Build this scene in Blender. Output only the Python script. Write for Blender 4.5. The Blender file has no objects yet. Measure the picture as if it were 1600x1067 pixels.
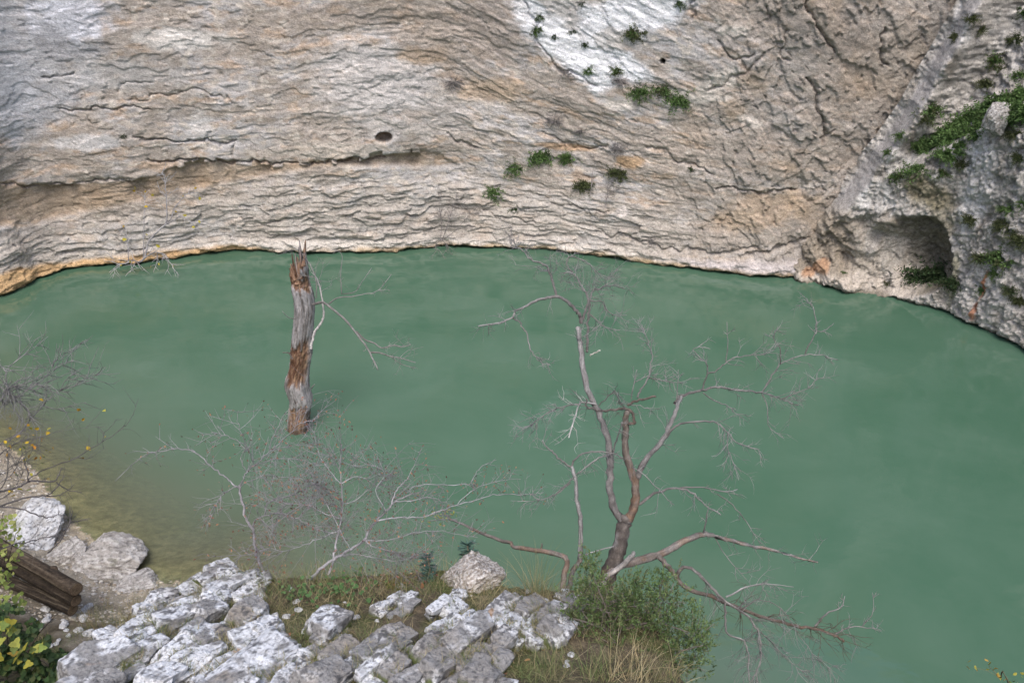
import bpy, math, random
import numpy as np
from mathutils import Vector

random.seed(7)
RNG = np.random.default_rng(11)
scene = bpy.context.scene
COL = scene.collection

# ------------------------------------------------------------------ camera
PITCH = math.radians(28.0)
CAMZ = 10.0
FPX = 1600 * 28.0 / 36.0
cam_d = bpy.data.cameras.new("camera")
cam_d.lens = 28.0
cam_d.sensor_width = 36.0
cam_d.clip_start = 0.05
cam_d.clip_end = 1000.0
cam = bpy.data.objects.new("camera", cam_d)
cam.location = (0, 0, CAMZ)
cam.rotation_euler = (math.pi / 2 - PITCH, 0, 0)
COL.objects.link(cam)
scene.camera = cam

# ------------------------------------------------------------------ sky, sun, exposure
SUN_DIR = Vector((-0.02, -0.60, 1.0)).normalized()      # towards the sun (veiled by cloud)
world = bpy.data.worlds.new("World")
scene.world = world
world.use_nodes = True
wn = world.node_tree
wn.nodes.clear()
sky = wn.nodes.new("ShaderNodeTexSky")
sky.sky_type = 'NISHITA'
sky.sun_disc = False
sky.sun_elevation = math.asin(SUN_DIR.z)
sky.sun_rotation = math.atan2(SUN_DIR.x, SUN_DIR.y)
sky.air_density = 1.0
sky.dust_density = 3.0
bg = wn.nodes.new("ShaderNodeBackground")
bg.inputs[1].default_value = 0.15
wo = wn.nodes.new("ShaderNodeOutputWorld")
wn.links.new(sky.outputs[0], bg.inputs[0])
wn.links.new(bg.outputs[0], wo.inputs[0])
sun_d = bpy.data.lights.new("sun", 'SUN')
sun_d.energy = 1.2
sun_d.angle = math.radians(28)
sun_d.color = (1.0, 0.95, 0.88)
sun = bpy.data.objects.new("sun", sun_d)
sun.rotation_euler = SUN_DIR.to_track_quat('Z', 'Y').to_euler()
sun.location = (20, -20, 40)
COL.objects.link(sun)
scene.view_settings.view_transform = 'Standard'
scene.view_settings.look = 'None'
scene.view_settings.gamma = 1.0
scene.view_settings.use_curve_mapping = False
scene.view_settings.exposure = 0.95
scene.render.engine = 'CYCLES'
scene.cycles.use_denoising = True
scene.cycles.max_bounces = 6
scene.cycles.transparent_max_bounces = 8

# ------------------------------------------------------------------ ray helpers (script side only)
CP, SP = math.cos(PITCH), math.sin(PITCH)


def ray(px, py):
    dx = (np.asarray(px, float) - 800.0) / FPX
    dy = (533.5 - np.asarray(py, float)) / FPX
    return dx, CP + dy * SP, -SP + dy * CP


def W(px, py, z=0.0):
    x, y, zz = ray(px, py)
    t = (z - CAMZ) / zz
    return np.array([x * t, y * t, CAMZ + zz * t])


def P(px, py, t):
    x, y, zz = ray(px, py)
    return np.array([x * t, y * t, CAMZ + zz * t])


def proj(X, Y, Z):
    rz = Z - CAMZ
    dep = Y * CP - rz * SP
    up = Y * SP + rz * CP
    dep = np.where(dep < 0.1, 0.1, dep)
    return 800 + FPX * X / dep, 533.5 - FPX * up / dep


# ------------------------------------------------------------------ noise
def _hash(ix, iy, iz, seed):
    h = (ix.astype(np.int64) * 374761393 + iy.astype(np.int64) * 668265263
         + iz.astype(np.int64) * 2147483647 + seed * 144665) & 0xFFFFFFFF
    h = ((h ^ (h >> 13)) * 1274126177) & 0xFFFFFFFF
    h = ((h ^ (h >> 16)) * 2246822519) & 0xFFFFFFFF
    h = h ^ (h >> 15)
    return (h & 0xFFFFFF).astype(np.float64) / float(0xFFFFFF)


def vnoise(x, y, z=None, seed=0):
    """gradient noise about -1..1"""
    x = np.asarray(x, float); y = np.asarray(y, float)
    x, y = np.broadcast_arrays(x, y)
    if z is None:
        ix, iy = np.floor(x), np.floor(y)
        fx, fy = x - ix, y - iy
        ux = fx * fx * fx * (fx * (fx * 6 - 15) + 10)
        uy = fy * fy * fy * (fy * (fy * 6 - 15) + 10)
        zz = np.zeros_like(ix)

        def g(a, b):
            th = _hash(ix + a, iy + b, zz, seed) * 2 * np.pi
            return np.cos(th) * (fx - a) + np.sin(th) * (fy - b)
        n0 = g(0, 0) * (1 - ux) + g(1, 0) * ux
        n1 = g(0, 1) * (1 - ux) + g(1, 1) * ux
        return (n0 * (1 - uy) + n1 * uy) * 1.5
    return vnoise(x + z * 0.73, y - z * 0.61, None, seed)


def fbm(x, y, octv=4, seed=0, lac=2.03, gain=0.5):
    s = 0.0; a = 1.0; n = 0.0
    x = np.asarray(x, float); y = np.asarray(y, float)
    for i in range(octv):
        s = s + a * vnoise(x, y, None, seed + i * 17)
        n += a
        a *= gain
        x = x * lac + 3.7
        y = y * lac - 1.3
    return s / n


def ridged(x, y, octv=4, seed=0):
    s = 0.0; a = 1.0; n = 0.0
    for i in range(octv):
        s = s + a * (1 - np.abs(vnoise(x, y, None, seed + i * 31)) * 1.6)
        n += a; a *= 0.5
        x = x * 2.1 + 1.7; y = y * 2.1 - 2.9
    return s / n


def voronoi(x, y, seed=0):
    """F1, F2, cell random a, b, c, vector to the centre"""
    ix, iy = np.floor(x), np.floor(y)
    f1 = np.full(x.shape, 9.0); f2 = np.full(x.shape, 9.0)
    ca = np.zeros_like(f1); cb = np.zeros_like(f1); cc = np.zeros_like(f1)
    vx = np.zeros_like(f1); vy = np.zeros_like(f1)
    zz = np.zeros_like(ix)
    for a in (-1, 0, 1):
        for b in (-1, 0, 1):
            jx = _hash(ix + a, iy + b, zz, seed); jy = _hash(ix + a, iy + b, zz, seed + 1)
            dx = ix + a + jx - x; dy = iy + b + jy - y
            d = np.sqrt(dx * dx + dy * dy)
            near = d < f1
            f2 = np.where(near, f1, np.minimum(f2, d))
            f1 = np.where(near, d, f1)
            ca = np.where(near, _hash(ix + a, iy + b, zz, seed + 2), ca)
            cb = np.where(near, _hash(ix + a, iy + b, zz, seed + 3), cb)
            cc = np.where(near, _hash(ix + a, iy + b, zz, seed + 4), cc)
            vx = np.where(near, dx, vx); vy = np.where(near, dy, vy)
    return f1, f2, ca, cb, cc, vx, vy


def sstep(a, b, x):
    t = np.clip((x - a) / (b - a), 0, 1)
    return t * t * (3 - 2 * t)


def terrace(n, k, sharp=0.25):
    v = n * k
    f = np.floor(v)
    return (f + sstep(1 - sharp, 1.0, v - f)) / k


def catmull(pts, n=4):
    pts = np.asarray(pts, float)
    if len(pts) < 3:
        t = np.linspace(0, 1, n + 1)[:, None]
        return pts[0] * (1 - t) + pts[-1] * t
    p = np.vstack([2 * pts[0] - pts[1], pts, 2 * pts[-1] - pts[-2]])
    out = []
    for i in range(1, len(p) - 2):
        for k in range(n):
            t = k / n
            out.append(0.5 * ((2 * p[i]) + (-p[i - 1] + p[i + 1]) * t
                              + (2 * p[i - 1] - 5 * p[i] + 4 * p[i + 1] - p[i + 2]) * t * t
                              + (-p[i - 1] + 3 * p[i] - 3 * p[i + 1] + p[i + 2]) * t ** 3))
    out.append(p[-2])
    return np.array(out)


def poly_sd(px, py, poly):
    """signed distance to a polygon, positive inside"""
    poly = np.asarray(poly, float)
    n = len(poly)
    d = np.full(np.shape(px), 1e9)
    inside = np.zeros(np.shape(px), bool)
    for i in range(n):
        x0, y0 = poly[i]; x1, y1 = poly[(i + 1) % n]
        ex, ey = x1 - x0, y1 - y0
        t = np.clip(((px - x0) * ex + (py - y0) * ey) / (ex * ex + ey * ey + 1e-12), 0, 1)
        d = np.minimum(d, np.hypot(px - x0 - t * ex, py - y0 - t * ey))
        c = ((y0 > py) != (y1 > py)) & (px < ex * (py - y0) / (ey + 1e-12) + x0)
        inside ^= c
    return np.where(inside, d, -d)


def mixc(c, col, f):
    f = np.clip(f, 0, 1)[..., None]
    return c * (1 - f) + np.asarray(col, float) * f


# ------------------------------------------------------------------ objects
def tag(o, label=None, cat=None, group=None, kind=None):
    if label: o["label"] = label
    if cat: o["category"] = cat
    if group: o["group"] = group
    if kind: o["kind"] = kind
    return o


def empty(name, loc, label, cat, group=None):
    o = bpy.data.objects.new(name, None)
    o.location = tuple(float(v) for v in loc)
    o.empty_display_size = 0.1
    COL.objects.link(o)
    return tag(o, label, cat, group)


def mesh_obj(name, verts, faces, mat, parent=None, col=None, smooth=False, attrs=None, origin=None):
    verts = np.asarray(verts, np.float64)
    if parent is not None:
        off = np.array(parent_world(parent))
    elif origin is not None:
        off = np.asarray(origin, float)
    else:
        off = np.zeros(3)
    me = bpy.data.meshes.new(name)
    v = verts - off
    fl = [np.asarray(f, np.int64) for f in (faces if isinstance(faces, list) else [faces]) if len(f)]
    me.vertices.add(len(v))
    me.vertices.foreach_set("co", v.ravel())
    nl = sum(f.size for f in fl); npoly = sum(len(f) for f in fl)
    me.loops.add(nl)
    me.loops.foreach_set("vertex_index", np.concatenate([f.ravel() for f in fl]))
    me.polygons.add(npoly)
    starts = []; o0 = 0
    for f in fl:
        starts.append(o0 + np.arange(len(f)) * f.shape[1]); o0 += f.size
    me.polygons.foreach_set("loop_start", np.concatenate(starts))
    if smooth:
        me.polygons.foreach_set("use_smooth", np.ones(npoly, bool))
    me.update(calc_edges=True)
    me.validate()
    if col is not None:
        a = me.color_attributes.new("Col", 'FLOAT_COLOR', 'POINT')
        c4 = np.ones((len(v), 4)); c4[:, :3] = col
        a.data.foreach_set("color", c4.ravel())
    for k, val in (attrs or {}).items():
        a = me.attributes.new(k, 'FLOAT', 'POINT')
        a.data.foreach_set("value", np.asarray(val, float).ravel())
    me.materials.append(mat)
    o = bpy.data.objects.new(name, me)
    COL.objects.link(o)
    if parent is not None:
        o.parent = parent
    elif origin is not None:
        o.location = tuple(off)
    return o


def parent_world(p):
    loc = Vector(p.location)
    while p.parent is not None:
        p = p.parent
        loc = loc + Vector(p.location)
    return loc


def grid_faces(nu, nv, keep=None):
    i = np.arange(nu * nv).reshape(nu, nv)
    f = np.stack([i[:-1, :-1], i[1:, :-1], i[1:, 1:], i[:-1, 1:]], -1).reshape(-1, 4)
    if keep is not None:
        f = f[keep.reshape(-1)]
    return f


class MB:
    """collects faces into one mesh"""
    def __init__(self):
        self.v = []; self.q = []; self.t = []; self.c = []; self.n = 0

    def add(self, v, q=None, t=None, c=(1, 1, 1)):
        v = np.asarray(v, float)
        self.v.append(v)
        if q is not None and len(q): self.q.append(np.asarray(q) + self.n)
        if t is not None and len(t): self.t.append(np.asarray(t) + self.n)
        cc = np.empty((len(v), 3)); cc[:] = c
        self.c.append(cc)
        self.n += len(v)

    def tube(self, pts, rad, k=5, c=(1, 1, 1), rough=0.0, cap=True):
        pts = np.asarray(pts, float)
        n = len(pts)
        rad = np.broadcast_to(np.asarray(rad, float), (n,))
        d = np.gradient(pts, axis=0)
        d /= np.linalg.norm(d, axis=1, keepdims=True) + 1e-9
        ref = np.array([0.31, 0.87, 0.38])
        if abs(d[0] @ ref) > 0.9: ref = np.array([0.9, 0.1, -0.4])
        a = np.cross(d, ref); a /= np.linalg.norm(a, axis=1, keepdims=True) + 1e-9
        b = np.cross(d, a)
        th = np.arange(k) * 2 * np.pi / k
        r = rad[:, None] * np.ones((1, k))
        if rough:
            r = r * (1 + rough * RNG.normal(size=(n, k)))
        ring = pts[:, None, :] + r[..., None] * (a[:, None, :] * np.cos(th)[None, :, None] + b[:, None, :] * np.sin(th)[None, :, None])
        v = ring.reshape(-1, 3)
        i = np.arange(n * k).reshape(n, k)
        q = np.stack([i[:-1], np.roll(i, -1, 1)[:-1], np.roll(i, -1, 1)[1:], i[1:]], -1).reshape(-1, 4)
        t = None
        if cap:
            v = np.vstack([v, pts[-1:] + d[-1:] * rad[-1] * 0.5])
            e = n * k
            t = np.stack([i[-1], np.roll(i[-1], -1), np.full(k, e)], -1)
        cc = c
        if np.ndim(c) == 2:
            cc = np.asarray(c) if len(c) == n * k else np.repeat(np.asarray(c), k, axis=0)
            if cap: cc = np.vstack([cc, cc[-1:]])
        self.add(v, q, t, cc)

    def parts(self):
        return (np.concatenate(self.v), np.concatenate(self.q) if self.q else None, np.concatenate(self.t) if self.t else None, np.concatenate(self.c))

    def build(self, name, mat, parent=None, smooth=True, origin=None):
        if not self.v: return None
        fs = []
        if self.q: fs.append(np.concatenate(self.q))
        if self.t: fs.append(np.concatenate(self.t))
        return mesh_obj(name, np.concatenate(self.v), fs, mat, parent, np.concatenate(self.c), smooth, None, origin)


# ------------------------------------------------------------------ materials
def new_mat(name):
    m = bpy.data.materials.new(name)
    m.use_nodes = True
    nt = m.node_tree
    nt.nodes.clear()
    out = nt.nodes.new("ShaderNodeOutputMaterial")
    b = nt.nodes.new("ShaderNodeBsdfPrincipled")
    nt.links.new(b.outputs[0], out.inputs[0])
    return m, nt, b, out


def rock_mat(name, scales=(7.0, 38.0), bump=0.35, dist=0.02, contrast=0.28, stretch=(1, 1, 1), speck=0.35, rough=0.9):
    """vertex pigment x fine procedural grain, with bump"""
    m, nt, b, out = new_mat(name)
    N = nt.nodes.new; L = nt.links.new
    att = N("ShaderNodeAttribute"); att.attribute_name = "Col"
    tc = N("ShaderNodeTexCoord")
    mp = N("ShaderNodeMapping"); mp.inputs['Scale'].default_value = stretch
    L(tc.outputs['Object'], mp.inputs['Vector'])
    n1 = N("ShaderNodeTexNoise"); n1.inputs['Scale'].default_value = scales[0]; n1.inputs['Detail'].default_value = 8; n1.inputs['Roughness'].default_value = 0.65
    n2 = N("ShaderNodeTexNoise"); n2.inputs['Scale'].default_value = scales[1]; n2.inputs['Detail'].default_value = 5; n2.inputs['Roughness'].default_value = 0.7
    L(mp.outputs[0], n1.inputs['Vector']); L(mp.outputs[0], n2.inputs['Vector'])
    r1 = N("ShaderNodeMapRange"); r1.inputs['From Min'].default_value = 0.25; r1.inputs['From Max'].default_value = 0.75
    r1.inputs['To Min'].default_value = 1 - contrast; r1.inputs['To Max'].default_value = 1 + contrast
    L(n1.outputs[0], r1.inputs['Value'])
    r2 = N("ShaderNodeMapRange"); r2.inputs['From Min'].default_value = 0.28; r2.inputs['From Max'].default_value = 0.72
    r2.inputs['To Min'].default_value = 1 - speck; r2.inputs['To Max'].default_value = 1 + speck * 0.8
    L(n2.outputs[0], r2.inputs['Value'])
    mu = N("ShaderNodeMath"); mu.operation = 'MULTIPLY'
    L(r1.outputs[0], mu.inputs[0]); L(r2.outputs[0], mu.inputs[1])
    vm = N("ShaderNodeVectorMath"); vm.operation = 'SCALE'
    L(att.outputs['Color'], vm.inputs[0]); L(mu.outputs[0], vm.inputs['Scale'])
    L(vm.outputs[0], b.inputs['Base Color'])
    b.inputs['Roughness'].default_value = rough
    b.inputs['Specular IOR Level'].default_value = 0.2
    ad = N("ShaderNodeMath"); ad.operation = 'MULTIPLY_ADD'; ad.inputs[1].default_value = 0.5
    L(n2.outputs[0], ad.inputs[0]); L(n1.outputs[0], ad.inputs[2])
    bp = N("ShaderNodeBump"); bp.inputs['Strength'].default_value = bump; bp.inputs['Distance'].default_value = dist
    L(ad.outputs[0], bp.inputs['Height'])
    L(bp.outputs[0], b.inputs['Normal'])
    return m


def leaf_mat(name, trans=0.25, rough=0.6):
    m, nt, b, out = new_mat(name)
    N = nt.nodes.new; L = nt.links.new
    att = N("ShaderNodeAttribute"); att.attribute_name = "Col"
    n1 = N("ShaderNodeTexNoise"); n1.inputs['Scale'].default_value = 60
    tc = N("ShaderNodeTexCoord"); L(tc.outputs['Object'], n1.inputs['Vector'])
    r1 = N("ShaderNodeMapRange"); r1.inputs['To Min'].default_value = 0.7; r1.inputs['To Max'].default_value = 1.3
    L(n1.outputs[0], r1.inputs['Value'])
    vm = N("ShaderNodeVectorMath"); vm.operation = 'SCALE'
    L(att.outputs['Color'], vm.inputs[0]); L(r1.outputs[0], vm.inputs['Scale'])
    L(vm.outputs[0], b.inputs['Base Color'])
    b.inputs['Roughness'].default_value = rough
    b.inputs['Specular IOR Level'].default_value = 0.25
    tr = N("ShaderNodeBsdfTranslucent"); L(vm.outputs[0], tr.inputs['Color'])
    mx = N("ShaderNodeMixShader"); mx.inputs[0].default_value = trans
    L(b.outputs[0], mx.inputs[1]); L(tr.outputs[0], mx.inputs[2])
    L(mx.outputs[0], out.inputs[0])
    return m


M_CLIFF = rock_mat("cliff_rock", (3.0, 22.0), 1.0, 0.05, 0.26, (1, 1, 1.9), 0.42)
M_CONGL = rock_mat("conglomerate", (4.0, 20.0), 1.0, 0.06, 0.25, (1, 1, 1), 0.45)
M_LIME = rock_mat("limestone", (9.0, 55.0), 0.9, 0.02, 0.22, (1, 1, 1), 0.30)
M_SOIL = rock_mat("soil", (8.0, 60.0), 1.0, 0.03, 0.35, (1, 1, 1), 0.5)
M_BARK = rock_mat("bark", (25.0, 120.0), 0.9, 0.01, 0.35, (1, 1, 0.5), 0.4)
M_DEADWOOD = rock_mat("dead_wood", (14.0, 60.0), 1.0, 0.025, 0.35, (1, 1, 0.18), 0.4)
M_TWIG = rock_mat("twig", (20.0, 90.0), 0.2, 0.004, 0.25, (1, 1, 1), 0.2)
M_LEAF = leaf_mat("leaf")
M_DRYLEAF = leaf_mat("dry_leaf", 0.15, 0.8)
M_GRASS = leaf_mat("grass_blade", 0.2, 0.6)


def water_mat():
    m, nt, b, out = new_mat("lake_water")
    N = nt.nodes.new; L = nt.links.new
    nt.nodes.remove(b)
    tc = N("ShaderNodeTexCoord")
    # silt mottling in the colour, also standing in for broken cliff reflections
    mp = N("ShaderNodeMapping"); mp.inputs['Scale'].default_value = (0.30, 0.45, 0.2); mp.inputs['Rotation'].default_value = (0, 0, 0.25)
    L(tc.outputs['Object'], mp.inputs[0])
    ns = N("ShaderNodeTexNoise"); ns.inputs['Scale'].default_value = 1.0; ns.inputs['Detail'].default_value = 9; ns.inputs['Roughness'].default_value = 0.6; ns.inputs['Distortion'].default_value = 0.5
    L(mp.outputs[0], ns.inputs['Vector'])
    cr = N("ShaderNodeValToRGB")
    cr.color_ramp.elements[0].position = 0.34; cr.color_ramp.elements[0].color = (0.053, 0.120, 0.077, 1)
    cr.color_ramp.elements[1].position = 0.70; cr.color_ramp.elements[1].color = (0.074, 0.142, 0.098, 1)
    L(ns.outputs[0], cr.inputs[0])
    # silt lifted off the sandy shallows
    dp = N("ShaderNodeAttribute"); dp.attribute_name = "depth"
    sh = N("ShaderNodeMath"); sh.operation = 'MULTIPLY'; sh.inputs[1].default_value = -1.35
    L(dp.outputs['Fac'], sh.inputs[0])
    ex = N("ShaderNodeMath"); ex.operation = 'EXPONENT'; L(sh.outputs[0], ex.inputs[0])
    mc = N("ShaderNodeMix"); mc.data_type = 'RGBA'
    L(ex.outputs[0], mc.inputs['Factor']); L(cr.outputs[0], mc.inputs['A'])
    mc.inputs['B'].default_value = (0.170, 0.174, 0.120, 1)
    df = N("ShaderNodeBsdfDiffuse"); L(mc.outputs['Result'], df.inputs['Color'])
    tp = N("ShaderNodeBsdfTransparent"); tp.inputs['Color'].default_value = (0.80, 0.88, 0.78, 1)
    # turbidity: how much of the bottom still shows
    t1 = N("ShaderNodeMath"); t1.operation = 'MULTIPLY'; t1.inputs[1].default_value = -2.6
    L(dp.outputs['Fac'], t1.inputs[0])
    t2 = N("ShaderNodeMath"); t2.operation = 'EXPONENT'; L(t1.outputs[0], t2.inputs[0])
    body = N("ShaderNodeMixShader")
    L(t2.outputs[0], body.inputs[0]); L(df.outputs[0], body.inputs[1]); L(tp.outputs[0], body.inputs[2])
    # ripples
    m2 = N("ShaderNodeMapping"); m2.inputs['Scale'].default_value = (1.0, 1.5, 1.0); m2.inputs['Rotation'].default_value = (0, 0, 0.2)
    L(tc.outputs['Object'], m2.inputs[0])
    w1 = N("ShaderNodeTexNoise"); w1.inputs['Scale'].default_value = 7.0; w1.inputs['Detail'].default_value = 4
    w2 = N("ShaderNodeTexNoise"); w2.inputs['Scale'].default_value = 1.6; w2.inputs['Detail'].default_value = 4
    L(m2.outputs[0], w1.inputs['Vector']); L(m2.outputs[0], w2.inputs['Vector'])
    wa = N("ShaderNodeMath"); wa.operation = 'MULTIPLY_ADD'; wa.inputs[1].default_value = 0.05
    L(w1.outputs[0], wa.inputs[0]); L(w2.outputs[0], wa.inputs[2])
    bp = N("ShaderNodeBump"); bp.inputs['Strength'].default_value = 0.30; bp.inputs['Distance'].default_value = 0.035
    L(wa.outputs[0], bp.inputs['Height'])
    gl = N("ShaderNodeBsdfGlossy"); gl.inputs['Roughness'].default_value = 0.015
    L(bp.outputs[0], gl.inputs['Normal'])
    fr = N("ShaderNodeFresnel"); fr.inputs['IOR'].default_value = 1.52
    L(bp.outputs[0], fr.inputs['Normal'])
    mx = N("ShaderNodeMixShader")
    L(fr.outputs[0], mx.inputs[0]); L(body.outputs[0], mx.inputs[1]); L(gl.outputs[0], mx.inputs[2])
    L(mx.outputs[0], out.inputs[0])
    return m


M_WATER = water_mat()

# ================================================================== TERRAIN
# shoreline of the near bank, left to right (inland is towards the camera)
SHORE = [(-26, 22), (-18.5, 18.6), (-14.5, 16.4)] + [tuple(W(a, b)[:2]) for a, b in ((0, 692), (58, 745), (95, 800), (150, 850), (215, 900), (300, 915))] \
    + [(-4.6, 9.3), (-3.6, 8.4), (-2.0, 7.7), (-0.2, 7.1), (1.2, 6.6), (2.3, 5.6), (3.4, 4.0), (5.5, 2.0), (9, -0.5), (14, -2), (30, -4)]
SHORE = catmull(SHORE, 4)


def shore_d(X, Y):
    d = np.full(np.shape(X), 1e9)
    for i in range(len(SHORE) - 1):
        x0, y0 = SHORE[i]; x1, y1 = SHORE[i + 1]
        ex, ey = x1 - x0, y1 - y0
        t = np.clip(((X - x0) * ex + (Y - y0) * ey) / (ex * ex + ey * ey), 0, 1)
        d = np.minimum(d, np.hypot(X - x0 - t * ex, Y - y0 - t * ey))
    xs = SHORE[:, 0]; ys = SHORE[:, 1]
    inland = Y < np.interp(X, xs, ys)
    return np.where(inland, d, -d)


SLOPE = 0.40
# the ledge the photograph is taken from: a slab that falls away towards the lake
def plane_z(X, Y):
    z = 8.01 - SLOPE * Y
    return np.where(Y < 0, np.minimum(8.01 - 0.3 * Y, 8.4 + 0 * Y), z)


def on_plane(px, py, up=0.0):
    x, y, zz = ray(px, py)
    t = (8.01 + up - CAMZ) / (zz + SLOPE * y)
    return np.array([x * t, y * t, CAMZ + zz * t])


RIM = [(60, 1090), (105, 1050), (165, 1005), (205, 952), (262, 915), (330, 893), (400, 893), (470, 898), (560, 890), (660, 888), (735, 890),
       (795, 915), (870, 925), (930, 915), (985, 930), (1040, 985), (1065, 1067), (1080, 1150)]
RIMXY = [tuple(on_plane(a, b)[:2]) for a, b in RIM]
LEDGE = RIMXY + [(2.6, 0.4), (4.5, -4), (5, -14), (-7, -14), (-4.5, -4), (-2.9, 1.2)]


def ground_z(X, Y, detail=True):
    d = shore_d(X, Y)
    zin = 0.22 * d + 0.115 * d * d
    zin = np.where(d > 8, 9.1 + 0.45 * (d - 8), zin)
    zin = np.minimum(zin, 9.1 + 0.3 * np.maximum(d - 8, 0) + 0.0)
    zin = np.minimum(zin, 40)
    zout = np.maximum(0.22 * d - 0.06 * d * d - 0.10 * np.maximum(Y - 12.5, 0) * sstep(0, -1.5, d), -4.0)
    zb = np.where(d > 0, zin, zout)
    if detail:
        zb = zb + 0.10 * fbm(X * 0.9, Y * 0.9, 4, 3) * sstep(-0.5, 2, d) + 0.03 * fbm(X * 5, Y * 5, 3, 5) * sstep(-0.6, 0.4, d)
    sd = poly_sd(X, Y, LEDGE)
    pl = plane_z(X, Y)
    edge = sd
    if detail:
        edge = sd + 0.07 * fbm(X * 3.3, Y * 3.3, 4, 8)
        pl = pl + 0.05 * fbm(X * 1.9, Y * 1.9, 4, 21) + 0.018 * fbm(X * 9, Y * 9, 3, 23)
    zl = pl - np.maximum(-edge, 0) * 3.2 - 0.02 * np.exp(-np.maximum(edge, 0) / 0.1)
    return np.maximum(zb, zl), d, edge, zl > zb


def march(px, py, t0=3.0, t1=40.0, fn=None):
    """first hit of a view ray with the bank"""
    ts = np.arange(t0, t1, 0.02)
    x, y, zz = ray(px, py)
    X, Y, Z = x * ts, y * ts, CAMZ + zz * ts
    g = ground_z(X, Y, True)[0]
    k = np.argmax(Z < g)
    return np.array([X[k], Y[k], g[k]])


def axis(segs):
    out = []
    for a, b, st in segs:
        out.append(np.arange(a, b, st))
    out.append([segs[-1][1]])
    return np.concatenate(out)


gx = axis([(-150, -30, 12), (-30, -10.5, 0.6), (-10.5, -3.0, 0.05), (-3.0, 2.0, 0.019), (2.0, 6, 0.12), (6, 30, 1.0), (30, 150, 12)])
gy = axis([(-160, -20, 12), (-20, 1, 0.6), (1, 1.7, 0.1), (1.7, 4.6, 0.019), (4.6, 15, 0.055), (15, 30, 0.6)])
GX, GY = np.meshgrid(gx, gy, indexing='ij')
GZ, GD, GE, GL = ground_z(GX, GY)
GZ = np.where(GX > 60, np.minimum(GZ, 20), GZ)
soil = np.empty(GX.shape + (3,)); soil[:] = (0.115, 0.092, 0.062)
# gravel and sand towards the lake
gn = fbm(GX * 1.7, GY * 1.7, 4, 41)
soil = mixc(soil, (0.31, 0.275, 0.22), sstep(2.3, 1.0, GD + gn * 1.6) * (~GL))
soil = mixc(soil, (0.42, 0.34, 0.21), sstep(0.25, -0.35, GD))
v = voronoi(GX * 9, GY * 9, 5)
soil = soil * (0.72 + 0.5 * v[2])[..., None]
moss = sstep(0.0, 0.45, fbm(GX * 2.2, GY * 2.2, 4, 55) + 0.15) * GL
soil = mixc(soil, (0.085, 0.105, 0.030), moss * 0.75)
soil = mixc(soil, (0.19, 0.155, 0.10), sstep(0.05, 0.5, fbm(GX * 3.1, GY * 3.1, 4, 59)) * 0.6 * GL)
dark_bank = sstep(1.9, 3.0, GD + gn * 1.3) * (~GL)
soil = mixc(soil, (0.045, 0.045, 0.025), dark_bank * 0.85)  # soil darkened higher up the bank
GZ = GZ + np.where(GD > -0.2, 0.02 * v[2] * (v[1] - v[0]) * 2, 0) * (np.abs(GX) < 12)
ground = mesh_obj("ground", np.stack([GX, GY, GZ], -1).reshape(-1, 3), grid_faces(*GX.shape), M_SOIL, None, soil.reshape(-1, 3), True)
tag(ground, "mossy soil ledge and pale gravel bank sloping down to the green lake", "ground", None, "structure")

# ------------------------------------------------------------------ the lake
wx = np.arange(-30, 30.1, 0.3); wy = np.arange(-8, 32.1, 0.3)
WX, WY = np.meshgrid(wx, wy, indexing='ij')
WG = ground_z(WX, WY, False)[0]
wdepth = np.clip(-WG, 0, 5)
water = mesh_obj("water", np.stack([WX, WY, WX * 0], -1).reshape(-1, 3), grid_faces(*WX.shape), M_WATER, None, None, True,
                 {"depth": wdepth})
tag(water, "calm milky green lake at the foot of the cliff", "water", None, "structure")

# ------------------------------------------------------------------ the great curved cliff
wl = [(0, 455), (60, 428), (120, 411), (200, 407), (300, 395), (400, 387), (500, 387), (600, 386), (700, 378), (800, 382), (900, 390),
      (1000, 404), (1100, 415), (1215, 425)]
WLP = [(-17, -8), (-21, 0), (-22.5, 8), (-21.5, 14), (-18.8, 18.8)] + [tuple(W(a, b)[:2]) for a, b in wl] \
    + [(11.3, 23.6), (14.5, 22.2), (17.5, 19.5), (19.5, 15), (20, 8), (18.5, 0), (16, -8)]


def arclen(pts, st=0.05):
    c = catmull(pts, 24)
    s = np.concatenate([[0], np.cumsum(np.hypot(*np.diff(c, axis=0).T))])
    ss = np.arange(0, s[-1], st)
    x = np.interp(ss, s, c[:, 0]); y = np.interp(ss, s, c[:, 1])
    k = np.ones(41) / 41
    xp = np.convolve(np.pad(x, 20, 'edge'), k, 'valid'); yp = np.convolve(np.pad(y, 20, 'edge'), k, 'valid')
    tx, ty = np.gradient(xp), np.gradient(yp)
    l = np.hypot(tx, ty)
    nx, ny = ty / l, -tx / l           # towards the lake
    k2 = np.ones(81) / 81
    nx = np.convolve(np.pad(nx, 40, 'edge'), k2, 'valid'); ny = np.convolve(np.pad(ny, 40, 'edge'), k2, 'valid')
    l = np.hypot(nx, ny)
    return ss, x, y, nx / l, ny / l


CS, CX, CY, CNX, CNY = arclen(WLP)
s_left = CS[np.argmin(np.hypot(CX + 17.2, CY - 20.6))]
s_right = CS[np.argmin(np.hypot(CX - 13.5, CY - 22.7))]
sv = axis([(0, s_left, 0.5), (s_left, s_right, 0.031), (s_right, CS[-1], 0.5)])
zv = axis([(-1.2, -0.2, 0.12), (-0.2, 9.2, 0.029), (9.2, 11, 0.12), (11, 16, 0.5)])
S, Z = np.meshgrid(sv, zv, indexing='ij')
bx = np.interp(S, CS, CX); by = np.interp(S, CS, CY); nx = np.interp(S, CS, CNX); ny = np.interp(S, CS, CNY)
PX, PY = proj(bx, by, Z)

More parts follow.
